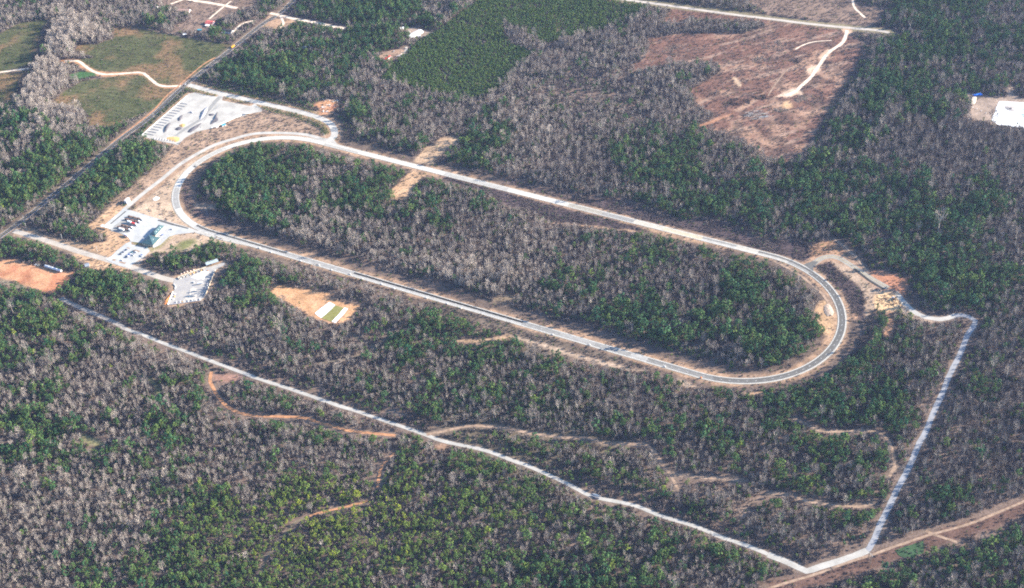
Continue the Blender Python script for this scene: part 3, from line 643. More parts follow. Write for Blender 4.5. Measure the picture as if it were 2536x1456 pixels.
# white sheets and plots
sheet('white_sheet', z(1060, 1120, .15773, (1640, 560), (1785, 640), (1640, 780), (1430, 960), (1400, 950), (1265, 850), (1400, 730)), M['tarp'], 'wide bright white ground sheet on the orange dirt', .3, 4, cat='ground sheet', kind=None)
sheet('white_sheet', z(1060, 1120, .15773, (2010, 705), (2110, 725), (1980, 890), (1790, 1085), (1690, 1055), (1860, 880)), M['tarp'], 'narrow white ground sheet right of the olive plot', .3, 4, cat='ground sheet', kind=None)
sheet('grass_plot', z(1060, 1120, .15773, (1785, 640), (2000, 705), (1860, 880), (1690, 1055), (1640, 1040), (1430, 965), (1640, 780)), M['grass'], 'olive grass plot between the two white sheets', .3, 4, cat='grass plot')
sheet('grass_plot', k(15, (1255, 1080), (1540, 990), (1545, 1110), (1450, 1150), (1350, 1160), (1290, 1130)), M['grass_green'], 'green food plot in the powerline corridor', .5, 4, cat='grass plot')
sheet('white_sheet', k(3, (2290, 1002), (2680, 1025), (2680, 1300), (2536, 1268), (2280, 1240), (2215, 1190), (2260, 1070)), M['tarp'], 'huge bright white square at the right edge', .5, 5, cat='ground sheet', kind=None)
sheet('white_sheet', z(380, 780, .2198, (1055, 70), (1110, 28), (1175, 45), (1170, 70), (1110, 105), (1060, 92)), M['tarp'], 'small white hexagonal pad in the beige triangle', 0, cat='pad', kind=None)

# ------------------------------------------------------------------ buildings
def wall_windows(root, wall, L, Wd, h, n, side, m_=None):
    for i in range(n):
        y = -L / 2 + L * (i + .5) / n
        x = side * (Wd / 2)
        w_ = MB().box(x - .05, x + .05, y - .8, y + .8, h * .35, h * .75).build('window', m_ or M['glass'], root)
def hip(name, label, a, b, Wd, h, rise, wallm, roofm, cat='building', over=.7, skylights=0, gable=False, windows=3, porch=0):
    """a-b: base line of the long side nearest the viewer; the building lies to the left of a->b"""
    rz = head(a, b) - math.pi / 2; L = math.dist(a, b)
    ux, uy = math.cos(rz), math.sin(rz)
    cx, cy_ = (a[0] + b[0]) / 2 - ux * Wd / 2, (a[1] + b[1]) / 2 - uy * Wd / 2
    root = thing(name, label, cat, (cx, cy_), rz)
    hw, hl = Wd / 2, L / 2
    wl_ = MB().box(-hw, hw, -hl, hl, 0, h)
    if gable:
        wl_.quad((-hw, -hl, h), (hw, -hl, h), (0, -hl, h + rise)); wl_.quad((hw, hl, h), (-hw, hl, h), (0, hl, h + rise))
    wl_.build('wall', wallm, root)
    ow, ol = hw + over, hl + over; rr = MB(); rl = ol if gable else max(0.3, ol - ow)
    e = h - .25 * rise * over / max(hw, 1)
    A, B, Cc, D = (-ow, -ol, e), (ow, -ol, e), (ow, ol, e), (-ow, ol, e); R1, R2 = (0, -rl, h + rise), (0, rl, h + rise)
    rr.quad(B, Cc, R2, R1); rr.quad(D, A, R1, R2)
    if not gable: rr.quad(A, B, R1); rr.quad(Cc, D, R2)
    rr.quad(A, D, Cc, B)
    roof = rr.build('roof', roofm, root)
    if gable:
        md = roof.modifiers.new('t', 'SOLIDIFY'); md.thickness = .2
    for i in range(windows):
        y = -hl + L * (i + .5) / windows
        MB().box(hw - .04, hw + .06, y - .8, y + .8, h * .35, h * .8).build('window', M['glass'], root)
    for i in range(max(0, windows - 1)):
        x = -hw + Wd * (i + .5) / max(1, windows - 1)
        MB().box(x - .7, x + .7, -hl - .06, -hl + .04, h * .35, h * .8).build('window', M['glass'], root)
    MB().box(hw - .04, hw + .08, -.6, .6, .0, min(2.2, h * .8)).build('door', M['wood'], root)
    for i in range(skylights):
        t = (i + .5) / skylights; yy = -rl + 2 * rl * t; xx = ow * .45; zz = h + rise * .55
        MB().box(xx - .5, xx + .5, yy - .5, yy + .5, zz - .3, zz + .45).build('roof_vent', M['white'], roof)
    return root
ZF = (460, 840, .10989)
f = lambda *p: z(*ZF, *p)
s_, e_ = f((1400, 1345), (1640, 1085))
hq = hip('office_building', 'main office block with broad teal hipped roof and cream walls', s_, e_, 20.5, 4.6, 4.6, M['wall_cream'], M['roof_teal'], skylights=1, windows=6, over=1.1)
s2, e2_ = f((1490, 1000), (1800, 660))
wing = hip('workshop_building', 'long workshop wing with teal hipped roof behind the office', s2, e2_, 9.5, 4.6, 3.4, M['wall_cream'], M['roof_teal'], skylights=3, windows=5, over=.9)
lk = f((1330, 985))[0]
link = thing('entrance_porch', 'small white canopy between office and workshop wing', 'porch', lk, head(s_, e_))
MB().box(-3, 3, -2.5, 2.5, 3.2, 3.6).build('roof', M['white'], link)
for x_ in (-2.6, 2.6):
    for y_ in (-2.1, 2.1): MB().cone((x_, y_, 0), (x_, y_, 3.2), .15, .15).build('post', M['white'], link)
a_, b_ = z(*B_, (150, 590), (250, 612))
cp_ = thing('carport', 'long low white roofed shelter at the corner of the truck yard', 'shelter', ((a_[0] + b_[0]) / 2, (a_[1] + b_[1]) / 2), head(a_, b_))
MB().box(-9, 9, -2.6, 2.6, 3.4, 3.7).build('roof', M['white'], cp_)
for x_ in (-8.5, -3, 3, 8.5):
    for y_ in (-2.3, 2.3): MB().cone((x_, y_, 0), (x_, y_, 3.4), .12, .12).build('post', M['greyroof'], cp_)
a_, b_ = z(*B_, (590, 165), (640, 110))
hip('control_building', 'small white two storey hut beside the service road', a_, b_, 5, 6, .8, M['white'], M['white'], windows=2, over=.2, gable=True)
a_, b_ = z(*Y_, (1215, 325), (1540, 225))
sh = thing('open_shed', 'long grey roofed open shed at the tip of the storage yard', 'shed', ((a_[0] + b_[0]) / 2, (a_[1] + b_[1]) / 2 + 3), head(a_, b_))
L_ = math.dist(a_, b_)
MB().quad((-L_ / 2, -4, 4.4), (L_ / 2, -4, 4.4), (L_ / 2, 4, 5.4), (-L_ / 2, 4, 5.4)).quad((-L_ / 2, -4, 4.2), (-L_ / 2, 4, 5.2), (L_ / 2, 4, 5.2), (L_ / 2, -4, 4.2)).build('roof', mat('pale_sheet_roof', (.36, .42, .45), .08, .4), sh)
for i in range(6):
    x_ = -L_ / 2 + .5 + (L_ - 1) * i / 5
    MB().cone((x_, -3.7, 0), (x_, -3.7, 4.25), .15, .15).build('post', M['wood'], sh)
MB().box(-L_ / 2, L_ / 2, 3.7, 3.9, 0, 5.1).build('wall', M['greyroof'], sh)
a_, b_ = k(4, (850, 1200), (888, 1190))
hip('small_house', 'tiny pale house below the entrance road', a_, b_, 8, 3, 1.6, M['white'], M['greyroof'], windows=2, gable=True, cat='house')
a_, b_ = k(0, (2085, 245), (2110, 225))
hr = z(780, 60, .13734, (300, 285), (500, 305))
hip('red_roof_house', 'house with faded red roof and white porches at top left', hr[0], hr[1], 13, 3.4, 2.6, M['white'], M['redroof'], windows=3, gable=True, cat='house')
pc_ = z(780, 60, .13734, (370, 330))[0]
o = thing('porch_shelter', 'white flat canopy in front of the red roofed house', 'shelter', pc_, head(hr[0], hr[1]))
MB().box(-5, 5, -3.5, 3.5, 2.6, 2.9).build('roof', M['white'], o)
for x_ in (-4.6, 4.6):
    for y_ in (-3.1, 3.1): MB().cone((x_, y_, 0), (x_, y_, 2.6), .12, .12).build('post', M['white'], o)
def house(name, label, c, ang, L, Wd, h, rise, wallm, roofm, cat='house', windows=3):
    ca, sa = math.cos(ang), math.sin(ang)
    a = (c[0] - ca * L / 2 + sa * Wd / 2, c[1] - sa * L / 2 - ca * Wd / 2); b = (c[0] + ca * L / 2 + sa * Wd / 2, c[1] + sa * L / 2 - ca * Wd / 2)
    return hip(name, label, a, b, Wd, h, rise, wallm, roofm, windows=windows, gable=True, cat=cat, over=.4)
zH = lambda *p: z(540, 0, .12618, *p)
house('dark_roof_house', 'house with dark roof and bright white gable near the top left', zH((560, 270))[0], -.12, 22, 11, 3.4, 2.8, M['white'], M['darkroof'])
house('pink_roof_house', 'long house with dusty pink roof and bright gable', zH((1560, 370))[0], -.2, 27, 11, 3.4, 2.6, M['white'], M['pinkroof'])
house('garden_shed', 'small blue shed below the red roofed house', z(780, 60, .13734, (135, 450))[0], -.1, 8, 4, 2.2, .6, M['teal'], M['teal'], 'shed', 0)
house('garden_shed', 'small white shed among trees at the field edge', zH((1580, 1110))[0], .3, 7, 5, 2.4, .8, M['white'], M['white'], 'shed', 0)
house('dark_roof_house', 'dark roofed house tucked behind a bare tree beside the bus', z(780, 60, .13734, (950, 500))[0], -.35, 22, 10, 3.2, 2.2, M['white'], M['darkroof'])
house('long_white_house', 'long bright white house in a dry yard near the plantation', z(1560, 80, .10989, (920, 540))[0], .78, 34, 12, 3.4, 1.8, M['white'], M['white'])
house('garden_shed', 'white shed in trees beyond the long white house', z(1560, 80, .10989, (430, 320))[0], .5, 9, 5, 2.6, .8, M['white'], M['white'], 'shed', 0)
house('garden_shed', 'small square white shed right of the long white house', z(1560, 80, .10989, (1060, 600))[0], .1, 5, 5, 2.4, .7, M['white'], M['white'], 'shed', 0)
house('red_roof_cabin', 'narrow cabin with red roof by the curved driveway', k(1, (1300, 585))[0], .95, 18, 5, 3, 1.2, M['white'], M['red'])
house('blue_house', 'small pale house in a clearing at the top', k(1, (968, 95))[0], -.1, 13, 9, 3, 2, M['white'], M['greyroof'])
house('grey_roof_house', 'grey blue roofed house alone among pines', k(1, (492, 480))[0], .75, 19, 11, 3.4, 2.2, M['white'], M['greyroof'])
house('garden_shed', 'white shed at the end of the sandy lane', k(1, (665, 322))[0], .2, 8, 5, 2.4, .8, M['white'], M['white'], 'shed', 0)

# ------------------------------------------------------------------ vehicles
def wheels(parent, xs, yw, r=.34, name='wheel'):
    for x in xs:
        for s in (-1, 1):
            w = MB().cone((x, s * yw - .12, r), (x, s * yw + .12, r), r, r, 10).build(name, M['tyre'], parent)
paints = {}
def paint(c):
    if c not in paints: paints[c] = mat('car_paint', c, .03, 1, rough=.35, spec=.5)
    return paints[c]
def make_car(loc, rz, c, label, group=None, pickup=False):
    t = thing('pickup_truck' if pickup else 'parked_car', label, 'pickup' if pickup else 'car', loc, rz, group)
    prof = [(-2.25, .35), (-2.25, .85), (-1.9, .95), (1.0, .98), (2.05, .8), (2.25, .6), (2.25, .35)]
    MB().prism(prof, -.88, .88).build('body', paint(c), t)
    if pickup: cab = [(-.5, .9), (-.4, 1.7), (.7, 1.7), (1.3, .95)]
    else: cab = [(-1.7, .9), (-1.25, 1.4), (.35, 1.42), (1.1, .95)]
    MB().prism(cab, -.78, .78).build('windscreen', M['glass'], t)
    r0, r1 = (-.38, .62) if pickup else (-1.15, .25)
    MB().box(r0, r1, -.74, .74, (1.68 if pickup else 1.4), (1.76 if pickup else 1.48)).build('roof', paint(c), t)
    wheels(t, (-1.4, 1.4), .8)
    return t
WHT, NAV, DRK, TEA, BLU, SIL = (.8, .8, .8), (.03, .045, .12), (.03, .03, .035), (.05, .2, .25), (.12, .2, .5), (.5, .52, .55)
zc = lambda *p: z(400, 980, .09615, *p)
row_a = head(*zc((600, 560), (800, 400)))
cars = [((1090, 210), NAV, 'dark navy car at the head of the first parking row'), ((965, 305), NAV, 'navy car second in the first parking row'), ((860, 390), DRK, 'charcoal car third in the first parking row'),
        ((1405, 265), DRK, 'black car beside the upper soil island'), ((1500, 312), WHT, 'white car right of the black car by the island'), ((1310, 325), TEA, 'teal car below the black car'),
        ((1262, 382), WHT, 'white car in the middle parking row below the teal car'), ((1425, 395), SIL, 'silver car right of the hedge line'), ((1200, 420), BLU, 'blue car in the middle parking row'),
        ((1375, 440), WHT, 'white car behind the silver car'), ((1150, 468), WHT, 'white car below the blue car'), ((1105, 515), NAV, 'navy car at the lower end of the middle row'),
        ((920, 645), WHT, 'lone white car near the lower soil island'), ((1745, 432), BLU, 'blue car in the far right parking row'), ((1730, 480), WHT, 'white car at the lower end of the far right row'),
        ((1940, 130), TEA, 'dark teal car parked in front of the office')]
for i, (p_, c_, lb) in enumerate(cars):
    make_car((*zc(p_)[0], .2), row_a - math.pi / 2 + (math.pi if i % 3 == 0 else 0) + (.7 if i == 15 else 0), c_, lb)
mk_ = MB()
for base, n_, st in (((1290, 150), 13, (-37, 26)), ((1600, 480), 9, (-38, 30)), ((1880, 520), 9, (-38, 30)), ((1010, 200), 14, (-33, 25))):
    for i in range(n_):
        c_ = zc((base[0] + st[0] * i, base[1] + st[1] * i))[0]; a0 = row_a - math.pi / 2
        dx, dy = math.cos(a0) * 2.6, math.sin(a0) * 2.6; nx, ny = -math.sin(a0) * .12, math.cos(a0) * .12
        mk_.quad((c_[0] - dx - nx, c_[1] - dy - ny, .9), (c_[0] + dx - nx, c_[1] + dy - ny, .9), (c_[0] + dx + nx, c_[1] + dy + ny, .9), (c_[0] - dx + nx, c_[1] - dy + ny, .9))
for i, v in enumerate(mk_.v): mk_.v[i] = (v[0], v[1], ZTOP - .02)
struct(mk_.build('parking_line', M['paint']), 'white stall lines of the car park', 'road marking')
make_car(z(780, 60, .13734, (455, 372))[0] + (.1,), .4, WHT, 'white car beside the red roofed house')
make_car(z(780, 60, .13734, (920, 540))[0] + (.1,), -.2, WHT, 'white car in front of the dark roofed house')
make_car(z(1560, 80, .10989, (880, 650))[0] + (.1,), -.4, WHT, 'white car below the long white house')
make_car(z(1560, 80, .10989, (700, 440))[0] + (.1,), -.3, WHT, 'white car left of the long white house')
for (q_, c_, lb) in (((140, 1150), SIL, 'silver car beyond the cabin'), ((550, 1270), WHT, 'white car at the bend of the cabin driveway'), ((440, 1350), WHT, 'white car at the lower edge of the cabin clearing'), ((190, 1340), DRK, 'dark car left of the cabin driveway'), ((300, 1335), SIL, 'silver car beside the cabin driveway')):
    make_car(z(1560, 80, .10989, q_)[0] + (.1,), q_[0] * .01, c_, lb)
make_car(k(0, (1836, 840))[0] + (.5,), head(*k(0, (1800, 870), (1900, 790))), SIL, 'pale car waiting at the junction on the county road')
make_car(z(0, 980, .13737, (1050, 585))[0] + (.1,), .4, WHT, 'white pickup at the top edge of the red dirt field', pickup=True)
make_car(z(0, 980, .13737, (1125, 600))[0] + (.1,), .9, (.55, .58, .5), 'pale green pickup beside the white pickup', pickup=True)
make_car(z(*Y_, (890, 735))[0] + (.6,), -.6, WHT, 'white car in the middle of the storage yard')
make_car(z(460, 840, .10989, (2060, 715))[0] + (.5,), -.2, SIL, 'silver car on the apron right of the workshop')
make_car(z(460, 840, .10989, (1725, 920))[0] + (.5,), .9, BLU, 'blue car behind the office block')
# school bus
bl = k(0, (2292, 488), (2335, 452)); bc = ((bl[0][0] + bl[1][0]) / 2 - 1, (bl[0][1] + bl[1][1]) / 2 + 1.5)
bus = thing('school_bus', 'yellow school bus driving on the county road', 'bus', (*bc, .45), head(*bl))
MB().prism([(-5.6, .5), (-5.6, 2.9), (-5.4, 3.1), (3.9, 3.1), (4.1, 2.9), (4.2, 1.7), (5.6, 1.5), (5.6, .5)], -1.25, 1.25).build('body', M['yellow'], bus)
for s in (-1, 1): MB().box(-5.2, 3.6, s * 1.26 - .02, s * 1.26 + .02, 1.8, 2.5).build('window', M['glass'], bus)
MB().box(4.12, 4.2, -1.1, 1.1, 1.8, 2.7).build('windscreen', M['glass'], bus)
wheels(bus, (-3.6, 3.9), 1.15, .5)
# trucks
def tractor(root, x, cab_m):
    c = MB().prism([(x, .6), (x, 3.6), (x + 1.9, 3.5), (x + 2.3, 2.3), (x + 4.1, 2.0), (x + 4.2, .6)], -1.2, 1.2).build('cab', cab_m, root)
    MB().box(x + 1.95, x + 2.35, -1.0, 1.0, 2.35, 3.2).build('windscreen', M['glass'], c)
    MB().box(x - 2.6, x, -.5, .5, .8, 1.1).build('frame', M['deck'], root)
    wheels(root, (x - 1.8, x - .6, x + 3.1), 1.05, .5)
def trailer(root, x0, x1, kind):
    if kind == 'box':
        MB().box(x0, x1, -1.28, 1.28, 1.0, 4.0).build('trailer_box', M['white'], root)
    elif kind == 'red':
        MB().prism([(x0, 1.3), (x0, 3.2), (x1, 3.2), (x1 - .8, 1.1)], -1.25, 1.25).build('trailer_box', M['red'], root)
    else:
        d = MB().box(x0, x1, -1.28, 1.28, 1.15, 1.5).build('flat_deck', M['deck'], root)
        n = max(2, int((x1 - x0) / 2.2)); ld = MB()
        for i in range(n):
            a = x0 + .3 + (x1 - x0 - .6) * i / n
            ld.box(a, a + (x1 - x0) / n * .72, -1.15, 1.15, 1.5, 2.5 + .25 * (i % 2))
        ld.build('load', M['load'], d)
    wheels(root, (x0 + .9, x0 + 2.1, x1 - 1.2), 1.05, .5)
def truck(label, a, b, segs, cabm=None, name='triple_trailer_truck'):
    a_, b_ = f(a, b); L = math.dist(a_, b_); t = thing(name, label, 'truck', (*b_, .3), head(a_, b_))
    tractor(t, -4.2, cabm or M['white'])
    x = -5.4
    for kind, ln in segs: trailer(t, x - ln, x, kind); x -= ln + 1.0
    return t
truck('white cabbed truck with three loaded flatbed trailers, farthest of the row', (490, 250), (1040, 385), [('flat', 8)] * 3)
truck('white cabbed truck with three flatbed trailers, second of the row', (360, 345), (945, 470), [('flat', 8)] * 3)
truck('truck with red hopper and white box trailer in the middle', (430, 440), (820, 570), [('red', 7), ('box', 8)], name='hopper_truck')
truck('white cabbed truck with three spaced short flatbed trailers', (120, 540), (680, 690), [('flat', 6), ('flat', 6), ('flat', 6)])
truck('white cabbed truck with flatbed trailers, nearest of the row', (0, 610), (590, 770), [('flat', 7), ('flat', 7), ('flat', 7)])
bx = f((250, 745))[0]; t = thing('box_trailer', 'white box trailer parked beside the nearest truck', 'trailer', (*bx, .3), head(*f((0, 610), (590, 770))))
MB().box(-5, 5, -1.28, 1.28, 1, 4).build('trailer_box', M['white'], t); wheels(t, (-4, -2.8, 3.5), 1.05, .5)
bx = f((430, 960))[0]; t = thing('box_trailer', 'white trailer with blue shade painted on its side at the lower yard corner', 'trailer', (*bx, .3), head(*f((370, 900), (500, 970))))
MB().box(-5, 5, -1.28, 1.28, .9, 3.4).build('trailer_box', M['white'], t); MB().box(-4.8, 4.8, -1.32, -1.28, 1, 3.2).build('shade_panel', M['blue'], t); wheels(t, (-4, 3.5), 1.05, .45)  # blue panel paints the shade on the side away from the sun
bx = z(*Y_, (1065, 775))[0]; t = thing('box_trailer', 'white trailer standing in the storage yard', 'trailer', (*bx, .6), .15)
MB().box(-4, 4, -1.2, 1.2, .9, 3.2).build('trailer_box', M['white'], t); wheels(t, (-3, -1.8), 1.0, .45)
# silver tanks
a_, b_ = z(0, 980, .13737, (1320, 640), (1800, 790)); n_ = 4; hd = head(a_, b_)
tank_names = ['farthest of the row, beside the pickups', 'second from the pickups', 'third from the pickups', 'nearest the trees with its round end lit']
for i in range(4):
    t_ = (i + .5) / 4; c_ = (a_[0] + (b_[0] - a_[0]) * t_, a_[1] + (b_[1] - a_[1]) * t_); Lk = math.dist(a_, b_) / 4 - .6
    t = thing('storage_tank', 'silver cylindrical tank on the red dirt field, ' + tank_names[i], 'tank', (*c_, 0), hd, 'silver tanks on the dirt field')
    MB().cone((-Lk / 2, 0, 2.4), (Lk / 2, 0, 2.4), 2.1, 2.1, 20).build('shell', M['silver'], t)
    MB().cone((Lk / 2, 0, 2.4), (Lk / 2 + .35, 0, 2.4), 2.1, 1.5, 20).build('end_cap', M['white'], t)  # end facing the sun whitened, the light put into its colour
    for x_ in (-Lk / 3, Lk / 3): MB().box(x_ - .3, x_ + .3, -1.6, 1.6, 0, 1.0).build('cradle', M['greypile'], t)
    MB().cone((0, 0, 4.45), (0, 0, 4.8), .4, .4, 10).build('hatch', M['greyroof'], t)

# ------------------------------------------------------------------ stockpiles, bin walls, poles, clutter
def pile(name, label, pts, h, m_, cat='gravel pile', group=None):
    cx = sum(p[0] for p in pts) / len(pts); cy_ = sum(p[1] for p in pts) / len(pts)
    rim = smooth(pts, 2.5, True); mb = MB(); n = len(rim); base = []
    for t_, hh in ((1, 0), (.8, .35), (.5, .8), (.2, 1.0)):
        base.append(len(mb.v))
        for (x, y) in rim:
            j = rnd.uniform(.93, 1.07); mb.v.append(((x - cx) * t_ * j, (y - cy_) * t_ * j, h * hh * rnd.uniform(.85, 1.1) + (0 if t_ < 1 else -.05)))
    for a_, b_ in zip(base[:-1], base[1:]):
        for i in range(n):
            j = (i + 1) % n; mb.f.append((a_ + i, a_ + j, b_ + j, b_ + i)); mb.m.append(0)
    mb.f.append(tuple(base[-1] + i for i in range(n))); mb.m.append(0)
    o = mb.build(name, m_); o.location = (cx, cy_, .3); tag(o, label, cat, group); return o
zA = lambda *p: z(*A_, *p)
pile('gravel_pile', 'long curved dark stockpile near the lower bins', zA((610, 870), (640, 770), (690, 700), (740, 685), (700, 760), (650, 850)), 2.2, M['darkpile'])
pile('gravel_pile', 'slim dark stockpile right of the bins', zA((870, 650), (900, 580), (950, 540), (940, 600), (895, 655)), 1.8, M['darkpile'])
pile('gravel_pile', 'small grey stockpile in the middle of the yard', zA((1045, 515), (1090, 480), (1150, 485), (1140, 515), (1090, 500)), 1.8, M['greypile'])
pile('gravel_pile', 'large blue grey stockpile beside the yard lane', zA((1290, 530), (1330, 450), (1400, 400), (1410, 440), (1350, 560), (1270, 640)), 2.4, M['greypile'])
pile('gravel_pile', 'long dark stockpile in the lower yard', zA((1040, 850), (1150, 760), (1290, 690), (1230, 770), (1100, 860)), 2.2, M['darkpile'])
pile('gravel_pile', 'dark crescent stockpile at the right of the yard', zA((1560, 640), (1550, 560), (1585, 490), (1580, 580), (1600, 640), (1500, 700), (1450, 710)), 2.0, M['darkpile'])
pile('gravel_pile', 'cluster of small dark heaps near the long dark pile', zA((810, 805), (880, 760), (940, 770), (930, 800), (870, 825)), 1.4, M['darkpile'])
pile('gravel_pile', 'orange sand heap in the lower yard', zA((890, 740), (950, 700), (1010, 720), (960, 765)), 1.2, M['orangepile'])
pile('gravel_pile', 'broad orange heap along the bottom of the yard', zA((680, 950), (830, 940), (900, 970), (850, 1030), (700, 1000)), .9, M['orangepile'])
pile('gravel_pile', 'small dark heaps right of the yard lane', zA((1430, 530), (1510, 520), (1520, 550), (1440, 560)), 1.2, M['darkpile'])
sheet('yard_lane', zA((1600, 205), (1670, 210), (1560, 330), (1440, 480), (1330, 620), (1130, 740), (860, 910), (810, 915), (1000, 770), (1250, 620), (1400, 440), (1520, 290)), lane_mat(.3), 'grey paved lane through the white stockpile yard', .4, cat='yard lane')
sheet('yard_lane', zA((1480, 460), (1560, 380), (1630, 360), (1560, 440), (1400, 520), (1310, 700), (1280, 790), (1270, 760)), lane_mat(.36), 'thin grey lane right of the main yard lane', .4, cat='yard lane')
nb = 14
for i in range(nb):
    t_ = i / (nb - 1); x = 268 + (880 - 268) * t_; y = 880 + (322 - 880) * t_
    a_, b_ = zA((x, y), (x + 165, y + 30)); L = math.dist(a_, b_)
    pos = ['at the lowest end of the row', 'at the top end of the row'][0 if i == 0 else 1] if i in (0, nb - 1) else f'number {i + 1} counting from the lowest end'
    w_ = MB().box(0, L, -.2, .2, 0, .75).build('bin_divider', M['greypile']); w_.location = (*a_, .25); w_.rotation_euler = (0, 0, head(a_, b_))
    tag(w_, 'low concrete bin divider in the white yard, ' + pos, 'divider wall', 'bin dividers of the white yard')
back = zA((210, 915), (1030, 205)); L = math.dist(*back)
w_ = MB().box(0, L, -.2, .2, 0, 1.0).build('bin_back_wall', M['white']); w_.location = (*back[0], .25); w_.rotation_euler = (0, 0, head(*back)); tag(w_, 'long low white wall behind the stockpile bins', 'wall')
for i in range(8):
    t_ = i / 7; a_, b_ = zA((435 + 50 * i, 985 + 5.5 * i), (460 + 50 * i, 955 + 5.5 * i)); L = math.dist(a_, b_)
    w_ = MB().box(0, L, -.15, .15, 0, 1.0).build('short_divider', M['greypile']); w_.location = (*a_, .25); w_.rotation_euler = (0, 0, head(a_, b_))
    tag(w_, f'short bin divider at the bottom edge of the white yard, {["first","second","third","fourth","fifth","sixth","seventh","last"][i]} from the left', 'divider wall', 'short dividers of the white yard')
a_, b_ = zA((1480, 790), (2020, 545)); L = math.dist(a_, b_)
w_ = MB().box(0, L, -.25, .25, 0, 2.2).build('yard_wall', M['white']); w_.location = (*a_, .25); w_.rotation_euler = (0, 0, head(a_, b_)); tag(w_, 'long pale wall along the lower right side of the stockpile yard', 'wall')
c_ = zA((1700, 740))[0]; house('plant_hut', 'small white hut with blue roof beside the stockpile yard', c_, .5, 7, 5, 3, 1, M['white'], M['teal'], 'hut', 1)
c_ = zA((1580, 770))[0]; house('plant_hut', 'tiny white hut left of the blue roofed hut', c_, .5, 4, 3, 2.4, .6, M['white'], M['white'], 'hut', 1)
c_ = zA((2130, 530))[0]; house('plant_hut', 'small yellow hut at the right end of the pale wall', c_, .2, 7, 3, 2.6, .4, M['orangepile'], M['white'], 'hut', 1)
# storage yard walls
zY = lambda *p: z(*Y_, *p)
def wall_line(name, label, pts, h, m_, group=None):
    mb = MB(); o0 = pts[0]
    for a_, b_ in zip(pts[:-1], pts[1:]):
        L = math.dist(a_, b_); nx, ny = -(b_[1] - a_[1]) / L * .2, (b_[0] - a_[0]) / L * .2
        A = [(a_[0] - nx - o0[0], a_[1] - ny - o0[1]), (b_[0] - nx - o0[0], b_[1] - ny - o0[1]), (b_[0] + nx - o0[0], b_[1] + ny - o0[1]), (a_[0] + nx - o0[0], a_[1] + ny - o0[1])]
        mb.quad(*[(x, y, h) for x, y in A])
        for i in range(4):
            j = (i + 1) % 4; mb.quad((*A[i], 0), (*A[j], 0), (*A[j], h), (*A[i], h))
    o = mb.build(name, m_); o.location = (*o0, .25); tag(o, label, 'wall', group); return o
wall_line('bin_back_wall', 'pale wall along the upper edge of the storage yard', zY((480, 605), (770, 490), (1000, 400), (1220, 328)), 1.6, M['wall_cream'])
wall_line('bin_back_wall', 'pale wall along the right edge of the storage yard', zY((1470, 410), (1330, 760), (1190, 1110)), 1.6, M['wall_cream'])
wall_line('bin_back_wall', 'white wall along the bottom edge of the storage yard', zY((205, 1333), (640, 1275), (1060, 1215)), 1.6, M['white'])
wall_line('bin_back_wall', 'white wall along the left edge of the storage yard', zY((205, 1333), (270, 1160), (345, 985)), 1.6, M['white'])
wall_line('curved_kerb', 'curved white kerb at the gate of the storage yard', zY((350, 770), (395, 810), (412, 850), (395, 905)), 1.0, M['white'])
ordn = ['first', 'second', 'third', 'fourth', 'fifth', 'sixth', 'seventh', 'eighth', 'last']
for i, (x, y) in enumerate([(465, 605), (570, 565), (660, 540), (750, 500), (840, 470), (940, 435), (1030, 410), (1120, 370)]):
    wall_line('yard_divider', f'bin divider on the upper wall of the storage yard, {ordn[i]} from the left', zY((x, y), (x + 48, y + 50)), 1.5, M['wall_cream'], 'dividers on the upper yard wall')
for i, (x, y) in enumerate([(1425, 525), (1390, 600), (1350, 665), (1310, 740), (1280, 800), (1245, 880), (1225, 925), (1195, 990), (1165, 1060)]):
    wall_line('yard_divider', f'bin divider on the right wall of the storage yard, {ordn[i]} from the top', zY((x, y), (x - 95, y - 5)), 1.5, M['greypile'], 'dividers on the right yard wall')
for i, x in enumerate([440, 540, 640, 750, 855, 955, 1060]):
    y = 1300 - (x - 440) * .13
    wall_line('yard_divider', f'bin divider on the bottom wall of the storage yard, {ordn[i]} from the left', zY((x, y), (x, y - 62)), 1.5, M['white'], 'dividers on the bottom yard wall')
for i, (x, y, r, h, mm, nm_) in enumerate([(555, 620, 24, 1.6, 'whitepile', 'white heap in the lowest upper bin'), (640, 578, 24, 1.6, 'whitepile', 'white heap in the second upper bin'), (740, 540, 24, 1.5, 'whitepile', 'white heap in the third upper bin'),
        (815, 505, 26, 1.8, 'orangepile', 'orange heap in an upper bin'), (905, 470, 30, 1.8, 'orangepile', 'pale orange heap in an upper bin'), (1000, 445, 24, 1.6, 'greypile', 'grey heap in an upper bin'), (1100, 410, 28, 1.6, 'orangepile', 'orange heap in the last upper bin'),
        (1420, 445, 20, 1.5, 'whitepile', 'white heap at the top of the right wall'), (1310, 700, 28, 1.6, 'orangepile', 'pale orange heap on the right wall'), (1255, 770, 30, 1.8, 'greypile', 'grey heap in a right bin'), (1250, 820, 20, 1.6, 'whitepile', 'white heap in a right bin'), (1210, 880, 22, 1.5, 'greypile', 'blue grey heap in a right bin'),
        (500, 1250, 24, 1.5, 'greypile', 'grey heap in a bottom bin'), (595, 1245, 26, 1.5, 'orangepile', 'orange heap in a bottom bin'), (915, 1200, 26, 1.5, 'whitepile', 'white heap in a bottom bin'), (390, 1285, 24, 1.4, 'greypile', 'grey heap in the bottom left corner'),
        (395, 1030, 30, 1.5, 'whitepile', 'cream heap along the left wall'), (385, 1100, 32, 1.6, 'orangepile', 'orange heap along the left wall'), (350, 1170, 34, 1.6, 'whitepile', 'white heap along the left wall'), (1270, 420, 30, 1.2, 'redrock', 'reddish heap near the open shed')]):
    pile('aggregate_heap', nm_ + ' of the storage yard', zY((x - r, y), (x, y - r * .7), (x + r, y), (x, y + r * .7)), h, M[mm], 'gravel pile', 'heaps in the storage yard')
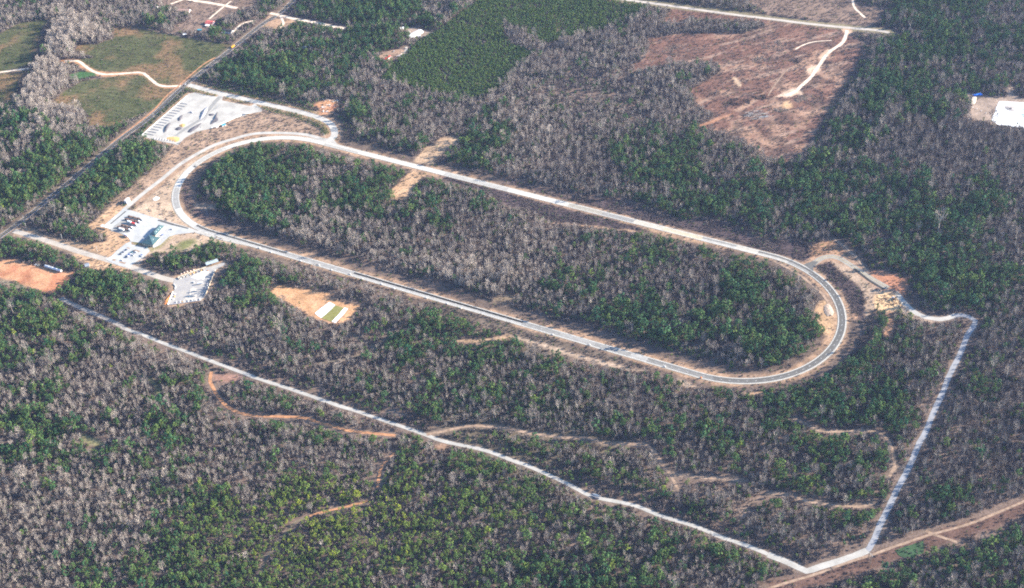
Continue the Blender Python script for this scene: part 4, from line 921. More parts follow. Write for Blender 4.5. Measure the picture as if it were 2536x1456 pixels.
pile('gravel_pile', 'large dazzling white spread of aggregate in the storage yard', zY((830, 600), (950, 500), (1100, 440), (1230, 420), (1300, 440), (1200, 560), (1150, 640), (1000, 640)), .8, M['whitepile'])
pile('gravel_pile', 'broad cream spread of aggregate low in the storage yard', zY((800, 890), (1000, 900), (940, 1130), (660, 1180), (650, 1110), (740, 1080)), .5, mat('cream_aggregate', (.5, .45, .38), .1, .3))
for i, (x, y, r) in enumerate([(560, 500, 32), (640, 470, 34), (720, 445, 32), (810, 425, 32), (890, 400, 30)]):
    pile('rubble_pile', 'pinkish rubble heap outside the upper wall, %s from the left' % ordn[i], zY((x - r, y + 10), (x, y - r * .6), (x + r, y), (x, y + r * .6)), 1.8, mat('pink_rubble', (.5, .4, .34), .15, .6), 'rubble pile', 'rubble heaps above the storage yard')
pile('clay_bank', 'bright orange clay bank left of the storage yard', zY((100, 1290), (150, 1180), (280, 1040), (300, 1010), (250, 1140), (190, 1280), (160, 1340)), 1.4, mat('bright_clay', (.65, .25, .08), .12, .4), 'clay bank')
# poles
def pole(loc, label, h=11, arm=True, m_=None):
    t = thing('utility_pole', label, 'pole', (*loc, 0), .4)
    MB().cone((0, 0, 0), (0, 0, h), .3, .2, 8).build('post', m_ or M['palewood'], t)
    if arm: MB().box(-1.3, 1.3, -.12, .12, h - 1.2, h - .95).build('crossarm', M['wood'], t)
    MB().cone((.4, 0, h - 2.4), (.4, 0, h - 1.5), .28, .28, 8).build('transformer', M['silver'], t)
for (n_, q_, lb) in [(4, (262, 805), 'utility pole at the start of the entrance road'), (4, (616, 912), 'utility pole half way along the entrance road'), (4, (966, 1036), 'bright utility pole near the car park bend'),
                     (4, (234, 728), 'utility pole beside the county road at lower left'), (0, (1524, 1165), 'utility pole beside the county road above the yard'), (0, (1900, 190), 'utility pole in the top left clearing'), (1, (680, 1372), 'short sign post near the yard road apron')]:
    pole(k(n_, q_)[0], lb)
hp = thing('power_pylon', 'wooden H-frame power pylon in the corridor', 'pylon', (*k(15, (1000, 1215))[0], 0), head(*k(15, (1050, 1120), (1300, 1030))) + math.pi / 2)
for s in (-1, 1): MB().cone((s * 2.4, 0, 0), (s * 2.4, 0, 20), .35, .22, 8).build('post', M['wood'], hp)
MB().box(-5, 5, -.2, .2, 17.6, 18).build('crossarm', M['palewood'], hp)
MB().cone((-2.4, 0, 8), (2.4, 0, 15), .14, .14).cone((2.4, 0, 8), (-2.4, 0, 15), .14, .14).build('brace', M['wood'], hp)
# instrument slabs beside the near straight
for i, (n_, q_) in enumerate([(5, (35, 1003)), (5, (150, 1045)), (5, (445, 1131)), (5, (625, 1172)), (5, (750, 1221)), (5, (935, 1262)), (5, (1055, 1311)), (5, (1245, 1362)), (5, (1370, 1405)), (9, (1690, 42)), (9, (1895, 98)), (9, (2030, 142)), (10, (405, 405)), (10, (770, 505)), (10, (1515, 722))]):
    c_ = k(n_, q_)[0]; t = thing('instrument_cabinet', 'white roadside instrument cabinet below the near straight, %s from the left' % (['first', 'second', 'third', 'fourth', 'fifth', 'sixth', 'seventh', 'eighth', 'ninth', 'tenth', 'eleventh', 'twelfth', 'thirteenth', 'fourteenth', 'last'][i]), 'cabinet', (*c_, .05), OA, 'cabinets along the near straight')
    MB().box(-2.2, 2.2, -1.4, 1.4, 0, .25).build('slab', M['concrete'], t); MB().box(-.6, .6, -.4, .4, .25, 1.7).build('box', M['white'], t)
o = thing('orange_marker', 'bright orange object beside the bottom of the oval', 'marker', (*k(10, (1872, 832))[0], .1), 0)
MB().cone((0, 0, 0), (0, 0, .3), 1.6, 1.4, 8).build('base', M['redrock'], o); MB().cone((0, 0, .3), (0, 0, 2), 1.2, .3, 10).build('cone', mat('safety_orange', (.8, .2, .02), .05, 1), o)
# right field: blue tarp, markers, hollow in the white square
c_ = z(3780, 320, .15113, (865, 392))[0]; t = thing('blue_tarp', 'crumpled bright blue tarpaulin beside the sand heap', 'tarpaulin', (*c_, .1), .2)
g_ = MB(); nn = 8
for i in range(nn + 1):
    for j in range(5): g_.v.append((-9 + 18 * i / nn + rnd.uniform(-.5, .5), -3.5 + 7 * j / 4 + rnd.uniform(-.4, .4), (.4 + rnd.uniform(0, 1.5)) if 0 < i < nn and 0 < j < 4 else 0))
for i in range(nn):
    for j in range(4): a0 = i * 5 + j; g_.f.append((a0, a0 + 5, a0 + 6, a0 + 1)); g_.m.append(0)
g_.build('sheet', M['blue'], t)
for i, q_ in enumerate([(722, 730), (838, 776), (960, 826), (1084, 884)]):
    c_ = z(3780, 320, .15113, q_)[0]
    t = thing('field_marker', 'white marker post in the beige field, %s from the woods' % ordn[i], 'marker', (*c_, 0), 0, 'marker posts in the beige field')
    MB().cone((0, 0, 0), (0, 0, 1.3), .5, .5, 8).build('post', M['white'], t); MB().cone((0, 0, 1.3), (0, 0, 1.7), .9, .5, 8).build('cap', M['white'], t)
pile('sand_heap', 'pale sand heap left of the blue tarpaulin', z(3780, 320, .15113, (720, 440), (830, 430), (820, 560), (760, 640), (640, 580), (690, 500)), 1.6, M['sand'], 'sand heap')
pile('soil_mound', 'low dark mound in the middle of the white square', z(3780, 320, .15113, (1560, 700), (1720, 680), (1870, 720), (1910, 800), (1780, 835), (1640, 810)), 1.0, mat('damp_soil', (.2, .18, .15), .35, .08, col2=(.55, .5, .46)), 'mound')
pile('soil_mound', 'small wet dark mound on the larger mound', z(3780, 320, .15113, (1660, 760), (1740, 735), (1800, 770), (1780, 800), (1690, 790)), 1.6, M['darkpile'], 'mound')
# logs, burn pile, brush piles
def logpile(name, label, c, rx, ry, n, m_, ln=6, h=1.5, rr=.25, ang=None):
    mb = MB()
    for i in range(n):
        a = rnd.uniform(0, 6.28); r = math.sqrt(rnd.random()); x, y = rx * r * math.cos(a), ry * r * math.sin(a)
        d = (ang if ang is not None else rnd.uniform(0, 3.14)) + rnd.uniform(-.15, .15); l = ln * rnd.uniform(.5, 1.2) / 2; zz = rnd.uniform(.2, h) * (1.1 - r)
        mb.cone((x - math.cos(d) * l, y - math.sin(d) * l, max(.2, zz + rnd.uniform(-.6, .6))), (x + math.cos(d) * l, y + math.sin(d) * l, max(.2, zz + rnd.uniform(-.6, .6))), rr, rr * .6, 5)
    o = mb.build(name, m_); o.location = (*c, 0); tag(o, label, 'log pile'); return o
zB = lambda q_: z(3360, 980, .23659, q_)[0]
logpile('burn_pile', 'left cluster of charred logs in the round sand clearing', zB((770, 930)), 13, 15, 46, M['char'], 5, 2.0)
logpile('burn_pile', 'right cluster of charred logs in the round sand clearing', zB((930, 960)), 15, 14, 46, M['char'], 5, 2)
logpile('burn_pile', 'small scattered clay lumps and logs among the burn pile', zB((870, 1000)), 22, 16, 26, M['redrock'], 3, 1)
make_car((*zB((898, 895)), .1), .1, WHT, 'white pickup among the burn piles', pickup=True)
logpile('brush_pile', 'dark brush heap beside the white gravel curve', zB((910, 825)), 9, 4, 60, M['wood'], 5, 1.6, .2, .0)
logpile('brush_pile', 'large dark heap of stumps on the clearcut', k(2, (2250, 1010))[0], 20, 17, 150, M['char'], 7, 5)
logpile('brush_pile', 'dark brush heap at the right of the clearcut', k(2, (2470, 965))[0], 13, 9, 80, M['char'], 6, 3)
logpile('felled_logs', 'grey stacked logs lying on the clearcut', k(2, (2430, 1140))[0], 22, 16, 46, M['palewood'], 14, 1.2, .3, .05)
logpile('brush_pile', 'grey brush heap at the top of the clearcut', k(2, (2450, 590))[0], 16, 12, 80, M['wood'], 7, 2)
logpile('brush_pile', 'grey brush spread in the left of the clearcut', k(2, (1620, 500))[0], 26, 24, 110, M['wood'], 8, 1.2)
logpile('brush_pile', 'dark brush heap below the end of the haul road', k(3, (320, 980))[0], 12, 14, 70, M['wood'], 7, 2)
logpile('brush_pile', 'small dark brush heap on the clearcut middle', k(3, (285, 605))[0], 6, 6, 40, M['char'], 5, 2)
logpile('brush_pile', 'grey brush heap at the left side of the haul road', k(3, (70, 460))[0], 26, 20, 110, M['wood'], 8, 1.2)
logpile('brush_pile', 'low dark brush heap at the bottom of the clearcut', k(3, (100, 1090))[0], 20, 8, 70, M['wood'], 7, 1.5)
logpile('brush_pile', 'tangle of grey branches beside the sand heap', z(3780, 320, .15113, (640, 400))[0], 20, 18, 110, M['wood'], 8, 2)
for i, (q_, r) in enumerate([((685, 996), 9), ((745, 1003), 14), ((735, 1050), 8), ((665, 1065), 6), ((780, 1005), 6), ((690, 1105), 6)]):
    c_ = k(1, q_)[0]; mb = MB()
    for j in range(14):
        x, y, s_ = rnd.uniform(-r, r), rnd.uniform(-r, r) * .6, rnd.uniform(.7, 1.8); mb.box(x, x + s_, y, y + s_ * .8, 0, s_ * .8)
    o = mb.build('rubble_pile', M['whitepile'] if i != 1 else M['orangepile']); o.location = (*c_, 0)
    tag(o, ['white rubble at the upper left of the red clearing', 'orange pale rubble at the top of the red clearing', 'pale rubble in the middle of the red clearing', 'white rubble at the left of the red clearing', 'pale rubble at the upper right of the red clearing', 'pale rubble at the bottom of the red clearing'][i], 'rubble pile')
pile('rock_outcrop', 'pale rock outcrop inside the right bend', k(11, (560, 110), (600, 95), (650, 170), (640, 215), (590, 220), (555, 170)), 1.2, mat('pale_rock', (.42, .32, .24), .2, .5), 'rock')
mb = MB(); mb.box(-6, 6, -2.4, -1.8, 0, 1.2).box(-6, 6, 1.8, 2.4, 0, 1.2)
o = mb.build('culvert_headwall', M['greypile']); o.location = (*k(14, (830, 548))[0], .2); o.rotation_euler = (0, 0, head(*k(14, (750, 530), (880, 570)))); tag(o, 'grey culvert walls on the long gravel road', 'culvert')
pile('stone_pile', 'white stone heap beside the gravel road culvert', k(14, (790, 520), (850, 530), (880, 550), (830, 545)), 1.5, M['whitepile'], 'stone pile')
pile('stone_pile', 'dark stone heap at the gravel road culvert', k(14, (800, 555), (840, 560), (850, 580), (810, 575)), 1.3, M['darkpile'], 'stone pile')

# ------------------------------------------------------------------ woods
# share of evergreens (0-9) read from the photograph, 32 x 20 cells
PINE = [
 "22124322" "57889430" "00021112" "22236763",
 "10004462" "36674400" "00221112" "11226845",
 "21111178" "86524001" "11111111" "11277454",
 "20000778" "87343321" "11111211" "12265562",
 "64366552" "25543127" "11134311" "15621111",
 "38769659" "95238585" "00177734" "26542111",
 "98898559" "85576543" "00125546" "78774264",
 "54355555" "54463523" "01445776" "66878873",
 "77755799" "50011111" "01345465" "33247872",
 "58988988" "53001101" "04443267" "55559885",
 "68263114" "41004343" "44568558" "23355674",
 "68521022" "11036776" "63368658" "95563214",
 "53112225" "20144553" "43133423" "56872251",
 "24134234" "44244764" "43322456" "77774231",
 "77423532" "55444544" "55422354" "54565231",
 "66524431" "22436257" "52644454" "34473111",
 "11132524" "46447544" "63456545" "54364523",
 "11122588" "78855567" "63533532" "33443532",
 "11436788" "68765555" "63645364" "41343546",
 "23366788" "99865336" "74875544" "33344564",
]
DIG = np.array([[int(c) for c in r] for r in PINE], float)
def lookup(X, Y):
    u = np.clip(X / (2536 / 32) - .5, 0, 30.999); v = np.clip(Y / (1456 / 20) - .5, 0, 18.999)
    i, j = u.astype(int), v.astype(int); a, b = u - i, v - j
    return (DIG[j, i] * (1 - a) + DIG[j, i + 1] * a) * (1 - b) + (DIG[j + 1, i] * (1 - a) + DIG[j + 1, i + 1] * a) * b
def ell(X, Y, lst):
    out = np.zeros(X.shape)
    for cx, cy_, rx, ry, w in lst:
        out += w * np.exp(-(((X - cx) / rx) ** 2 + ((Y - cy_) / ry) ** 2) * 1.2)
    return out
def sites(sp, seed, pad=210):
    g = np.random.default_rng(seed)
    xs = np.arange(-1430, 1430, sp); ys = np.arange(965, 3055, sp)
    X, Y = np.meshgrid(xs, ys); X = X.ravel() + g.uniform(-.48, .48, X.size) * sp; Y = Y.ravel() + g.uniform(-.48, .48, Y.size) * sp
    a, b = to_P(X, Y); m_ = (a > -pad) & (a < 2536 + pad * 2.2) & (b > -pad * .8) & (b < 1456 + pad)
    return X[m_], Y[m_], a[m_], b[m_], g
def openness_trees(X, Y):
    c0, b0, h0 = openness(X, Y)
    for s_ in (7.0, 14.0):
        c1, b1, h1 = openness(X, Y + s_); c0 = np.maximum(c0, c1 - 1.5)
    for s_ in (9.0, 18.0, 27.0):
        c1, b1, h1 = openness(X - s_ * sdir.x / math.cos(SUN_EL), Y - s_ * sdir.y / math.cos(SUN_EL), True); c0 = np.maximum(c0, c1 - 3 - s_ * .12)
    for nm, off, wd in (('gravel_w', -12, 18), ('gravel_s', -12, 18), ('yardroad', 18, 18), ('entry', 13, 16), ('county', -13, 20), ('ring', 10, 10), ('access', 14, 18), ('access', 26, 20), ('access', -10, 14)):
        ln = offset_line(LINES[nm][0], off)
        c0 = np.maximum(c0, wd / 2 + 4 - line_d(X, Y, ln, 60))
    return c0, b0, h0
def openness(X, Y, lit=False):
    """metres inside (+) or outside (-) of the open places, and brush allowed there"""
    clear = np.full(X.shape, -999.0); brush = np.zeros(X.shape)
    jt = (vnoise(X, Y, 16, 71) - .5) * 8
    for i, (nm, pts, c, fe, br, lab) in enumerate(AREAS):
        d = -poly_sd(X, Y, pts, 40) + jt * .6
        clear = np.maximum(clear, d); brush = np.where(d > 0, br, brush)
    for lot in LOTS: clear = np.maximum(clear, 6 - poly_sd(X, Y, lot, 40)); 
    for nm, spec in LINES.items():
        if lit and nm not in ('county', 'yardroad', 'ring', 'access', 'gravel_s', 'gravel_w', 'gravel_e', 'entry', 'north', 'clear1', 'farm', 'gravel_bend', 'north_w', 'north_w2'): continue
        ex = {'county': 6, 'gravel_bend': 5, 'entry': 7, 'yardroad': 10, 'ring': 12, 'access': 9, 'north': 11, 'clear1': 8, 'powerline': 8, 'gravel_e': 3.0, 'gravel_w': 3.0, 'gravel_s': 4, 'farm': 6, 'gravel_dim': 1.5, 'track_f': 1.0, 'track_f2': 1.0, 'track_g2': 1.5, 'track_g3': .5}.get(nm, 3.6)
        clear = np.maximum(clear, spec[1] / 2 + ex - line_d(X, Y, spec[0], 40) + jt * .25)
    od_ = oval_d(X, Y); e_ = 1.0
    gxn, gyn = (oval_d(X + e_, Y) - od_), (oval_d(X, Y + e_) - od_)
    sunny = np.clip((gxn * sdir.x + gyn * sdir.y) * np.sign(od_), 0, 1)
    clear = np.maximum(clear, 20 + 13 * sunny - np.abs(od_ + 1) + jt * .6)
    hard = np.full(X.shape, -999.0)
    for lot in LOTS: hard = np.maximum(hard, 1 - poly_sd(X, Y, lot, 40))
    for nm, spec in LINES.items(): hard = np.maximum(hard, spec[1] / 2 + 1.2 - line_d(X, Y, spec[0], 40))
    hard = np.maximum(hard, 8 - np.abs(oval_d(X, Y)))
    for q_ in WHITE: hard = np.maximum(hard, 1 - poly_sd(X, Y, q_, 40))
    return clear, brush, hard
WHITE = [z(1060, 1120, .15773, (1640, 560), (2110, 725), (1740, 1085), (1265, 850)), k(3, (2290, 1002), (2680, 1025), (2680, 1300), (2215, 1190))]
PLANT = [Pp((945, 198), (985, 150), (1040, 105), (1110, 60), (1185, 5), (1200, -60), (1640, -60), (1625, 10), (1570, 42), (1500, 72), (1430, 88), (1345, 112), (1300, 150), (1262, 190), (1225, 230), (1170, 248), (1090, 235), (1020, 215)),]
WEDGE = Pp((1248, 62), (1275, 70), (1330, 100), (1345, 120), (1310, 128), (1270, 110), (1250, 85))

# --- tree shapes
def crown_mesh(name, seed, h0, h1, R, nclump, nleaf, leaf, cone=0.0, flat=1.0):
    r = random.Random(seed); mb = MB()
    for c_ in range(nclump):
        t = r.random(); zc_ = h0 + (h1 - h0) * t
        env = math.sin(math.pi * min(1, .18 + .82 * t)) if not cone else (1 - t) * cone + .15
        rad = R * env * math.sqrt(r.uniform(.15, 1)); a = r.uniform(0, 6.283)
        cc = Vector((rad * math.cos(a), rad * math.sin(a), zc_)); cr_ = R * r.uniform(.26, .42)
        for l in range(nleaf):
            d = Vector((r.gauss(0, 1), r.gauss(0, 1), r.gauss(.25, 1))).normalized()
            p = cc + Vector((d.x * cr_, d.y * cr_, d.z * cr_ * flat))
            nrm = (d + Vector((r.gauss(0, .3), r.gauss(0, .3), r.gauss(0, .3)))).normalized()
            u = nrm.orthogonal().normalized(); u.rotate(Matrix.Rotation(r.uniform(0, 6.28), 3, nrm)); w = nrm.cross(u); s_ = leaf * r.uniform(.6, 1.2)
            mb.quad(p - u * s_, p - w * s_ * .55, p + u * s_, p + w * s_ * .6)
    return mb.data(name, M['needles'])
def trunk_mesh(name, h, r0, m_, lean=0, limbs=0, seed=0):
    r = random.Random(seed); mb = MB().cone((0, 0, -.3), (lean, 0, h), r0, r0 * .35, 6)
    for i in range(limbs):
        a = r.uniform(0, 6.28); z0 = h * r.uniform(.45, .9); l = h * r.uniform(.12, .2)
        mb.cone((lean * z0 / h, 0, z0), (l * math.cos(a), l * math.sin(a), z0 + l * .5), r0 * .35, r0 * .12, 4, cap=False)
    return mb.data(name, m_)
def bare_meshes(name, seed, h, R, ntw):
    r = random.Random(seed); tk = MB().cone((0, 0, -.3), (r.uniform(-.4, .4), r.uniform(-.4, .4), h * .8), .24, .08, 5); tw = MB()
    for i in range(9):
        a = r.uniform(0, 6.28); z0 = h * r.uniform(.35, .6); l = R * r.uniform(.6, 1.0); z1 = z0 + h * r.uniform(.18, .38)
        e = Vector((l * math.cos(a), l * math.sin(a), z1)); tk.cone((0, 0, z0), e, .12, .05, 4, cap=False)
    for i in range(ntw):
        t = r.random(); zz = h * (.42 + .5 * t); env = math.sin(math.pi * (.25 + .68 * t)); rad = R * env * math.sqrt(r.uniform(.05, 1)) * .85; a = r.uniform(0, 6.28)
        p = Vector((rad * math.cos(a), rad * math.sin(a), zz)); d = Vector((math.cos(a) * .55 + r.gauss(0, .35), math.sin(a) * .55 + r.gauss(0, .35), 1.0 + r.gauss(0, .25))).normalized()
        l = r.uniform(1.2, 2.8) * h / 15; w_ = Vector((r.gauss(0, 1), r.gauss(0, 1), r.gauss(0, .3))).normalized(); s_ = d.cross(w_).normalized() * r.uniform(.10, .22)
        q_ = p + d * l * .5 + w_ * .2
        tw.quad(p - s_ * .6, q_ - s_ * 1.2, p + d * l, q_ + s_ * 1.2)
    return tw.data(name + '_twigs', M['twigs']), tk.data(name + '_trunk', M['bark_grey'])
PINES = []
for i in range(6):
    R_ = (3.3, 2.8, 3.8, 2.5, 3.1, 3.5)[i]; H_ = (16, 15, 17.5, 14, 18, 15)[i]
    PINES.append((crown_mesh('pine_crown', 20 + i, H_ * (.5, .42, .55, .4, .6, .48)[i], H_ - R_ * .25, R_, (13, 12, 15, 11, 12, 14)[i], 13, .74), trunk_mesh('pine_trunk', H_ * .93, .24, M['bark_pine'], 0, 4, i)))
YOUNG = [(crown_mesh('young_crown', 50 + i, 1.2, 7.2 - i, 1.9, 9, 9, .6, cone=1.25), trunk_mesh('young_trunk', 6.4 - i, .12, M['bark_pine'])) for i in range(3)]
BARES = [bare_meshes('bare', 70 + i, (16, 14, 18, 12, 15, 17)[i], (3.2, 2.6, 3.9, 2.4, 3.4, 2.9)[i], (95, 80, 120, 70, 95, 85)[i]) for i in range(6)]
BUSH = []
for i in range(3):
    BUSH.append(crown_mesh('bush_leaves', 90 + i, .3, 1.5, 1.1, 6, 7, .45))
BRUSH = []
for i in range(3):
    r_ = random.Random(130 + i); mb = MB()
    for j in range(34):
        a, rr_ = r_.uniform(0, 6.28), 1.5 * math.sqrt(r_.random()); p = Vector((rr_ * math.cos(a), rr_ * math.sin(a), r_.uniform(0, .8)))
        d = Vector((r_.gauss(0, .45), r_.gauss(0, .45), 1)).normalized(); s_ = d.cross(Vector((r_.gauss(0, 1), r_.gauss(0, 1), .1))).normalized() * .16; l = r_.uniform(.8, 1.9)
        mb.quad(p - s_, p + d * l * .6 - s_ * 1.4, p + d * l, p + d * l * .6 + s_ * 1.4)
    BRUSH.append(mb.data('brush_twigs', M['twigs']))

# --- where each tree stands
X, Y, PX, PY, g = sites(4.65, 3)
clear, brush, hard = openness_trees(X, Y)
dens = lookup(PX, PY) / 9.0
inplant = np.full(X.shape, 999.0)
for q_ in PLANT: inplant = np.minimum(inplant, poly_sd(X, Y, q_, 60))
inplant = np.where(poly_sd(X, Y, WEDGE, 60) < 2, 999, inplant)
n_a, n_b = vnoise(X, Y, 28, 21, 3), vnoise(X, Y, 10, 22, 2)
pf = np.clip((n_a - .5) * 2.2 + (n_b - .5) * 1.3 + (dens - .5) * 1.6 + .45, 0, 1)
pf = np.clip(pf, dens * .12, 1)
is_pine = g.random(X.size) < sst(.3, .74, pf)
thin = sst(.25, .6, vnoise(X, Y, 50, 33, 2))
keep = (clear < 0) & (hard < 0) & (inplant > 1.5)
sparse = ell(PX, PY, [(1440, 200, 120, 35, .7), (1440, 245, 110, 40, .6), (2050, 150, 30, 100, .2), (1570, 250, 60, 60, .5), (1720, 600, 400, 20, .2)])
pale = ell(PX, PY, [(90, 250, 90, 180, 1.1), (190, 95, 70, 45, 1.0), (160, 300, 50, 40, .9), (150, 120, 80, 100, .8), (1080, 80, 60, 60, .9), (1170, 20, 50, 50, .9), (1000, 170, 80, 40, .7), (760, 590, 120, 60, .9), (1000, 660, 160, 60, .9), (1150, 690, 130, 50, 1.1), (1330, 620, 90, 110, .8),
                        (1500, 230, 250, 110, .55), (1280, 350, 90, 120, .6), (1700, 170, 100, 60, .5), (1100, 200, 150, 50, .5), (850, 400, 80, 40, .7), (1370, 330, 60, 90, .3), (300, 1250, 300, 180, .45), (150, 1000, 200, 100, .3), (2380, 780, 60, 30, .6), (500, 870, 200, 60, .35), (300, 80, 250, 60, .5), (1150, 800, 150, 60, .4), (2380, 640, 40, 100, .4), (1250, 1380, 80, 50, .4)])
dark = ell(PX, PY, [(2350, 350, 160, 110, .5), (2430, 1100, 180, 260, .5), (1480, 440, 140, 60, .5), (1800, 700, 140, 100, .5), (2250, 950, 200, 90, .4), (1650, 1050, 300, 80, .25), (2400, 100, 120, 90, .45), (1100, 560, 150, 60, .25), (2200, 1340, 200, 80, .2)])
keep &= g.random(X.size) > np.where(is_pine, .30, .12 + .16 * thin) + np.clip(sparse, 0, .8)
X, Y, PX, PY, is_pine, pale, dark, clear = [a[keep] for a in (X, Y, PX, PY, is_pine, pale, dark, clear)]
tall = ell(PX, PY, [(90, 250, 110, 200, .35), (190, 95, 70, 50, .35), (1150, 40, 80, 80, .3), (700, 560, 200, 60, .25), (1150, 690, 150, 40, .3), (400, 420, 300, 150, .15), (2250, 350, 300, 250, .15), (1800, 800, 250, 110, .2)])
low = ell(PX, PY, [(900, 1300, 450, 160, .28), (600, 1400, 300, 90, .2), (1300, 780, 100, 300, .0), (760, 1050, 60, 60, .1), (1650, 600, 250, 60, .15)])
yel = ell(PX, PY, [(780, 1330, 300, 150, .45), (900, 1230, 200, 80, .2), (300, 870, 250, 150, .16), (1100, 1300, 500, 150, .2), (1700, 1250, 600, 200, .12), (100, 430, 200, 100, .08)])
N = X.size
sc = np.exp(g.normal(0, .33, N)) * (.755 + tall - low * .8) * np.where(is_pine, 1.0, .93)
sc = np.where(~is_pine & (g.random(N) < .35), sc * .62, sc)
sz = sc * g.uniform(.85, 1.12, N)
sz *= np.where(clear > -7, .9, 1)
rot = g.uniform(0, 6.283, N)
tint = np.where(is_pine, .16 + yel * .55 + g.normal(0, .10, N) + np.where(g.random(N) < yel * .35, .4, 0), .34 + pale * .45 - dark * .45 + g.normal(0, .15, N))
tint = np.clip(tint, 0, 1)
pick = g.integers(0, 6, N)
def to_tree(idx, root_name, label, cat, grp, pool, cn, tn):
    out = []
    for q_, i in enumerate(idx):
        o = bpy.data.objects.new(root_name, None); C.objects.link(o); o.empty_display_size = .5
        o.location = (X[i], Y[i], 0); o.rotation_euler = (0, 0, rot[i]); o.scale = (sc[i], sc[i], sz[i])
        tag(o, label, cat, grp)
        for nm_, me in ((cn, pool[pick[i]][0]), (tn, pool[pick[i]][1])):
            c_ = bpy.data.objects.new(nm_, me); C.objects.link(c_); c_.parent = o; c_['tint'] = float(tint[i])
        out.append(o)
    return out
inview = (PX > 6) & (PX < 2530) & (PY > 10) & (PY < 1462)
dist = np.sqrt(X ** 2 + Y ** 2)
def nearest(mask, n):
    idx = np.where(mask & inview)[0]; sizes = sc[idx] / np.sqrt(dist[idx] ** 2 + CAMH ** 2)
    return idx[np.argsort(-sizes)[:n]]
ip, ib = nearest(is_pine, 296), nearest(~is_pine, 300)
to_tree(ip, 'pine_tree', 'green pine in the woods along the bottom edge of the photo', 'pine tree', 'pines along the bottom edge', PINES, 'crown', 'trunk')
to_tree(ib, 'bare_tree', 'leafless grey tree in the woods along the bottom edge of the photo', 'bare tree', 'bare trees along the bottom edge', BARES, 'crown', 'trunk')
rest = np.ones(N, bool); rest[ip] = False; rest[ib] = False

def scatter(name, label, cat, pos, scl, rots, tints, picks, variants, z0=0.0, kind='stuff'):
    n = len(pos[0]); me = bpy.data.meshes.new(name); me.vertices.add(n)
    me.vertices.foreach_set('co', np.stack([pos[0], pos[1], np.full(n, z0)], -1).astype(np.float32).ravel())
    def attr(nm_, ty, d):
        a = me.attributes.new(nm_, ty, 'POINT'); a.data.foreach_set('vector' if ty == 'FLOAT_VECTOR' else 'value', d)
    attr('scl', 'FLOAT_VECTOR', np.stack([scl[0], scl[0], scl[1]], -1).astype(np.float32).ravel())
    attr('rot', 'FLOAT_VECTOR', np.stack([np.zeros(n), np.zeros(n), rots], -1).astype(np.float32).ravel())
    attr('tint', 'FLOAT', tints.astype(np.float32)); attr('pick', 'INT', picks.astype(np.int32))
    o = bpy.data.objects.new(name, me); C.objects.link(o); tag(o, label, cat, None, kind)
    # one tree shape per variant, placed once at every point
    ng = bpy.data.node_groups.new(name + '_nodes', 'GeometryNodeTree')
    ng.interface.new_socket('Geometry', in_out='INPUT', socket_type='NodeSocketGeometry'); ng.interface.new_socket('Geometry', in_out='OUTPUT', socket_type='NodeSocketGeometry')
    nd, lk_ = ng.nodes, ng.links
    gi, go = nd.new('NodeGroupInput'), nd.new('NodeGroupOutput')
    iop = nd.new('GeometryNodeInstanceOnPoints'); iop.inputs['Pick Instance'].default_value = True
    lk_.new(gi.outputs[0], iop.inputs['Points'])
    def named(nm_, ty):
        a = nd.new('GeometryNodeInputNamedAttribute'); a.data_type = ty; a.inputs['Name'].default_value = nm_; return a.outputs['Attribute']
    lk_.new(named('pick', 'INT'), iop.inputs['Instance Index'])
    e2r = nd.new('FunctionNodeEulerToRotation'); lk_.new(named('rot', 'FLOAT_VECTOR'), e2r.inputs[0]); lk_.new(e2r.outputs[0], iop.inputs['Rotation'])
    lk_.new(named('scl', 'FLOAT_VECTOR'), iop.inputs['Scale'])
    jn = nd.new('GeometryNodeJoinGeometry')
    for v in variants:
        inner = nd.new('GeometryNodeJoinGeometry')
        for me_ in v:
            ob = SRC.get(me_.name) or bpy.data.objects.new(me_.name, me_); SRC[me_.name] = ob
            oi = nd.new('GeometryNodeObjectInfo'); oi.transform_space = 'ORIGINAL'; oi.inputs['Object'].default_value = ob; oi.inputs['As Instance'].default_value = False
            lk_.new(oi.outputs['Geometry'], inner.inputs[0])
        gti = nd.new('GeometryNodeGeometryToInstance'); lk_.new(inner.outputs[0], gti.inputs[0]); lk_.new(gti.outputs[0], jn.inputs[0])
    lk_.new(jn.outputs[0], iop.inputs['Instance']); lk_.new(iop.outputs[0], go.inputs[0])
    md = o.modifiers.new('scatter', 'NODES'); md.node_group = ng
    return o
SRC = {}
mp, mb_ = rest & is_pine, rest & ~is_pine
scatter('pine_woods', 'dark green pines mixed through the woods all around the oval', 'pine woods', (X[mp], Y[mp]), (sc[mp], sz[mp]), rot[mp], tint[mp], pick[mp], PINES)
scatter('bare_woods', 'leafless grey hardwoods filling the woods around the oval', 'bare woods', (X[mb_], Y[mb_]), (sc[mb_], sz[mb_]), rot[mb_], tint[mb_], pick[mb_], BARES)
# young dense plantation above the oval
x, y, a, b, g = sites(3.8, 8)
d = np.full(x.shape, 999.0)
for q_ in PLANT: d = np.minimum(d, poly_sd(x, y, q_, 60))
d = np.where(poly_sd(x, y, WEDGE, 60) < 2, 999, d)
m_ = (d < (vnoise(x, y, 15, 61) - .5) * 6) & (g.random(x.size) > .04 + .5 * sst(.55, .7, vnoise(x, y, 26, 62)))
roadd = line_d(x, y, LINES['north'][0], 40); m_ &= roadd > 14
x, y = x[m_], y[m_]; n = x.size
scatter('pine_plantation', 'dense dark green young pine plantation above the far woods', 'plantation', (x, y), (np.exp(g.normal(.08, .22, n)), g.uniform(.75, 1.4, n)), g.uniform(0, 6.28, n), np.clip(g.normal(.28, .09, n), 0, 1), g.integers(0, 3, n), YOUNG)
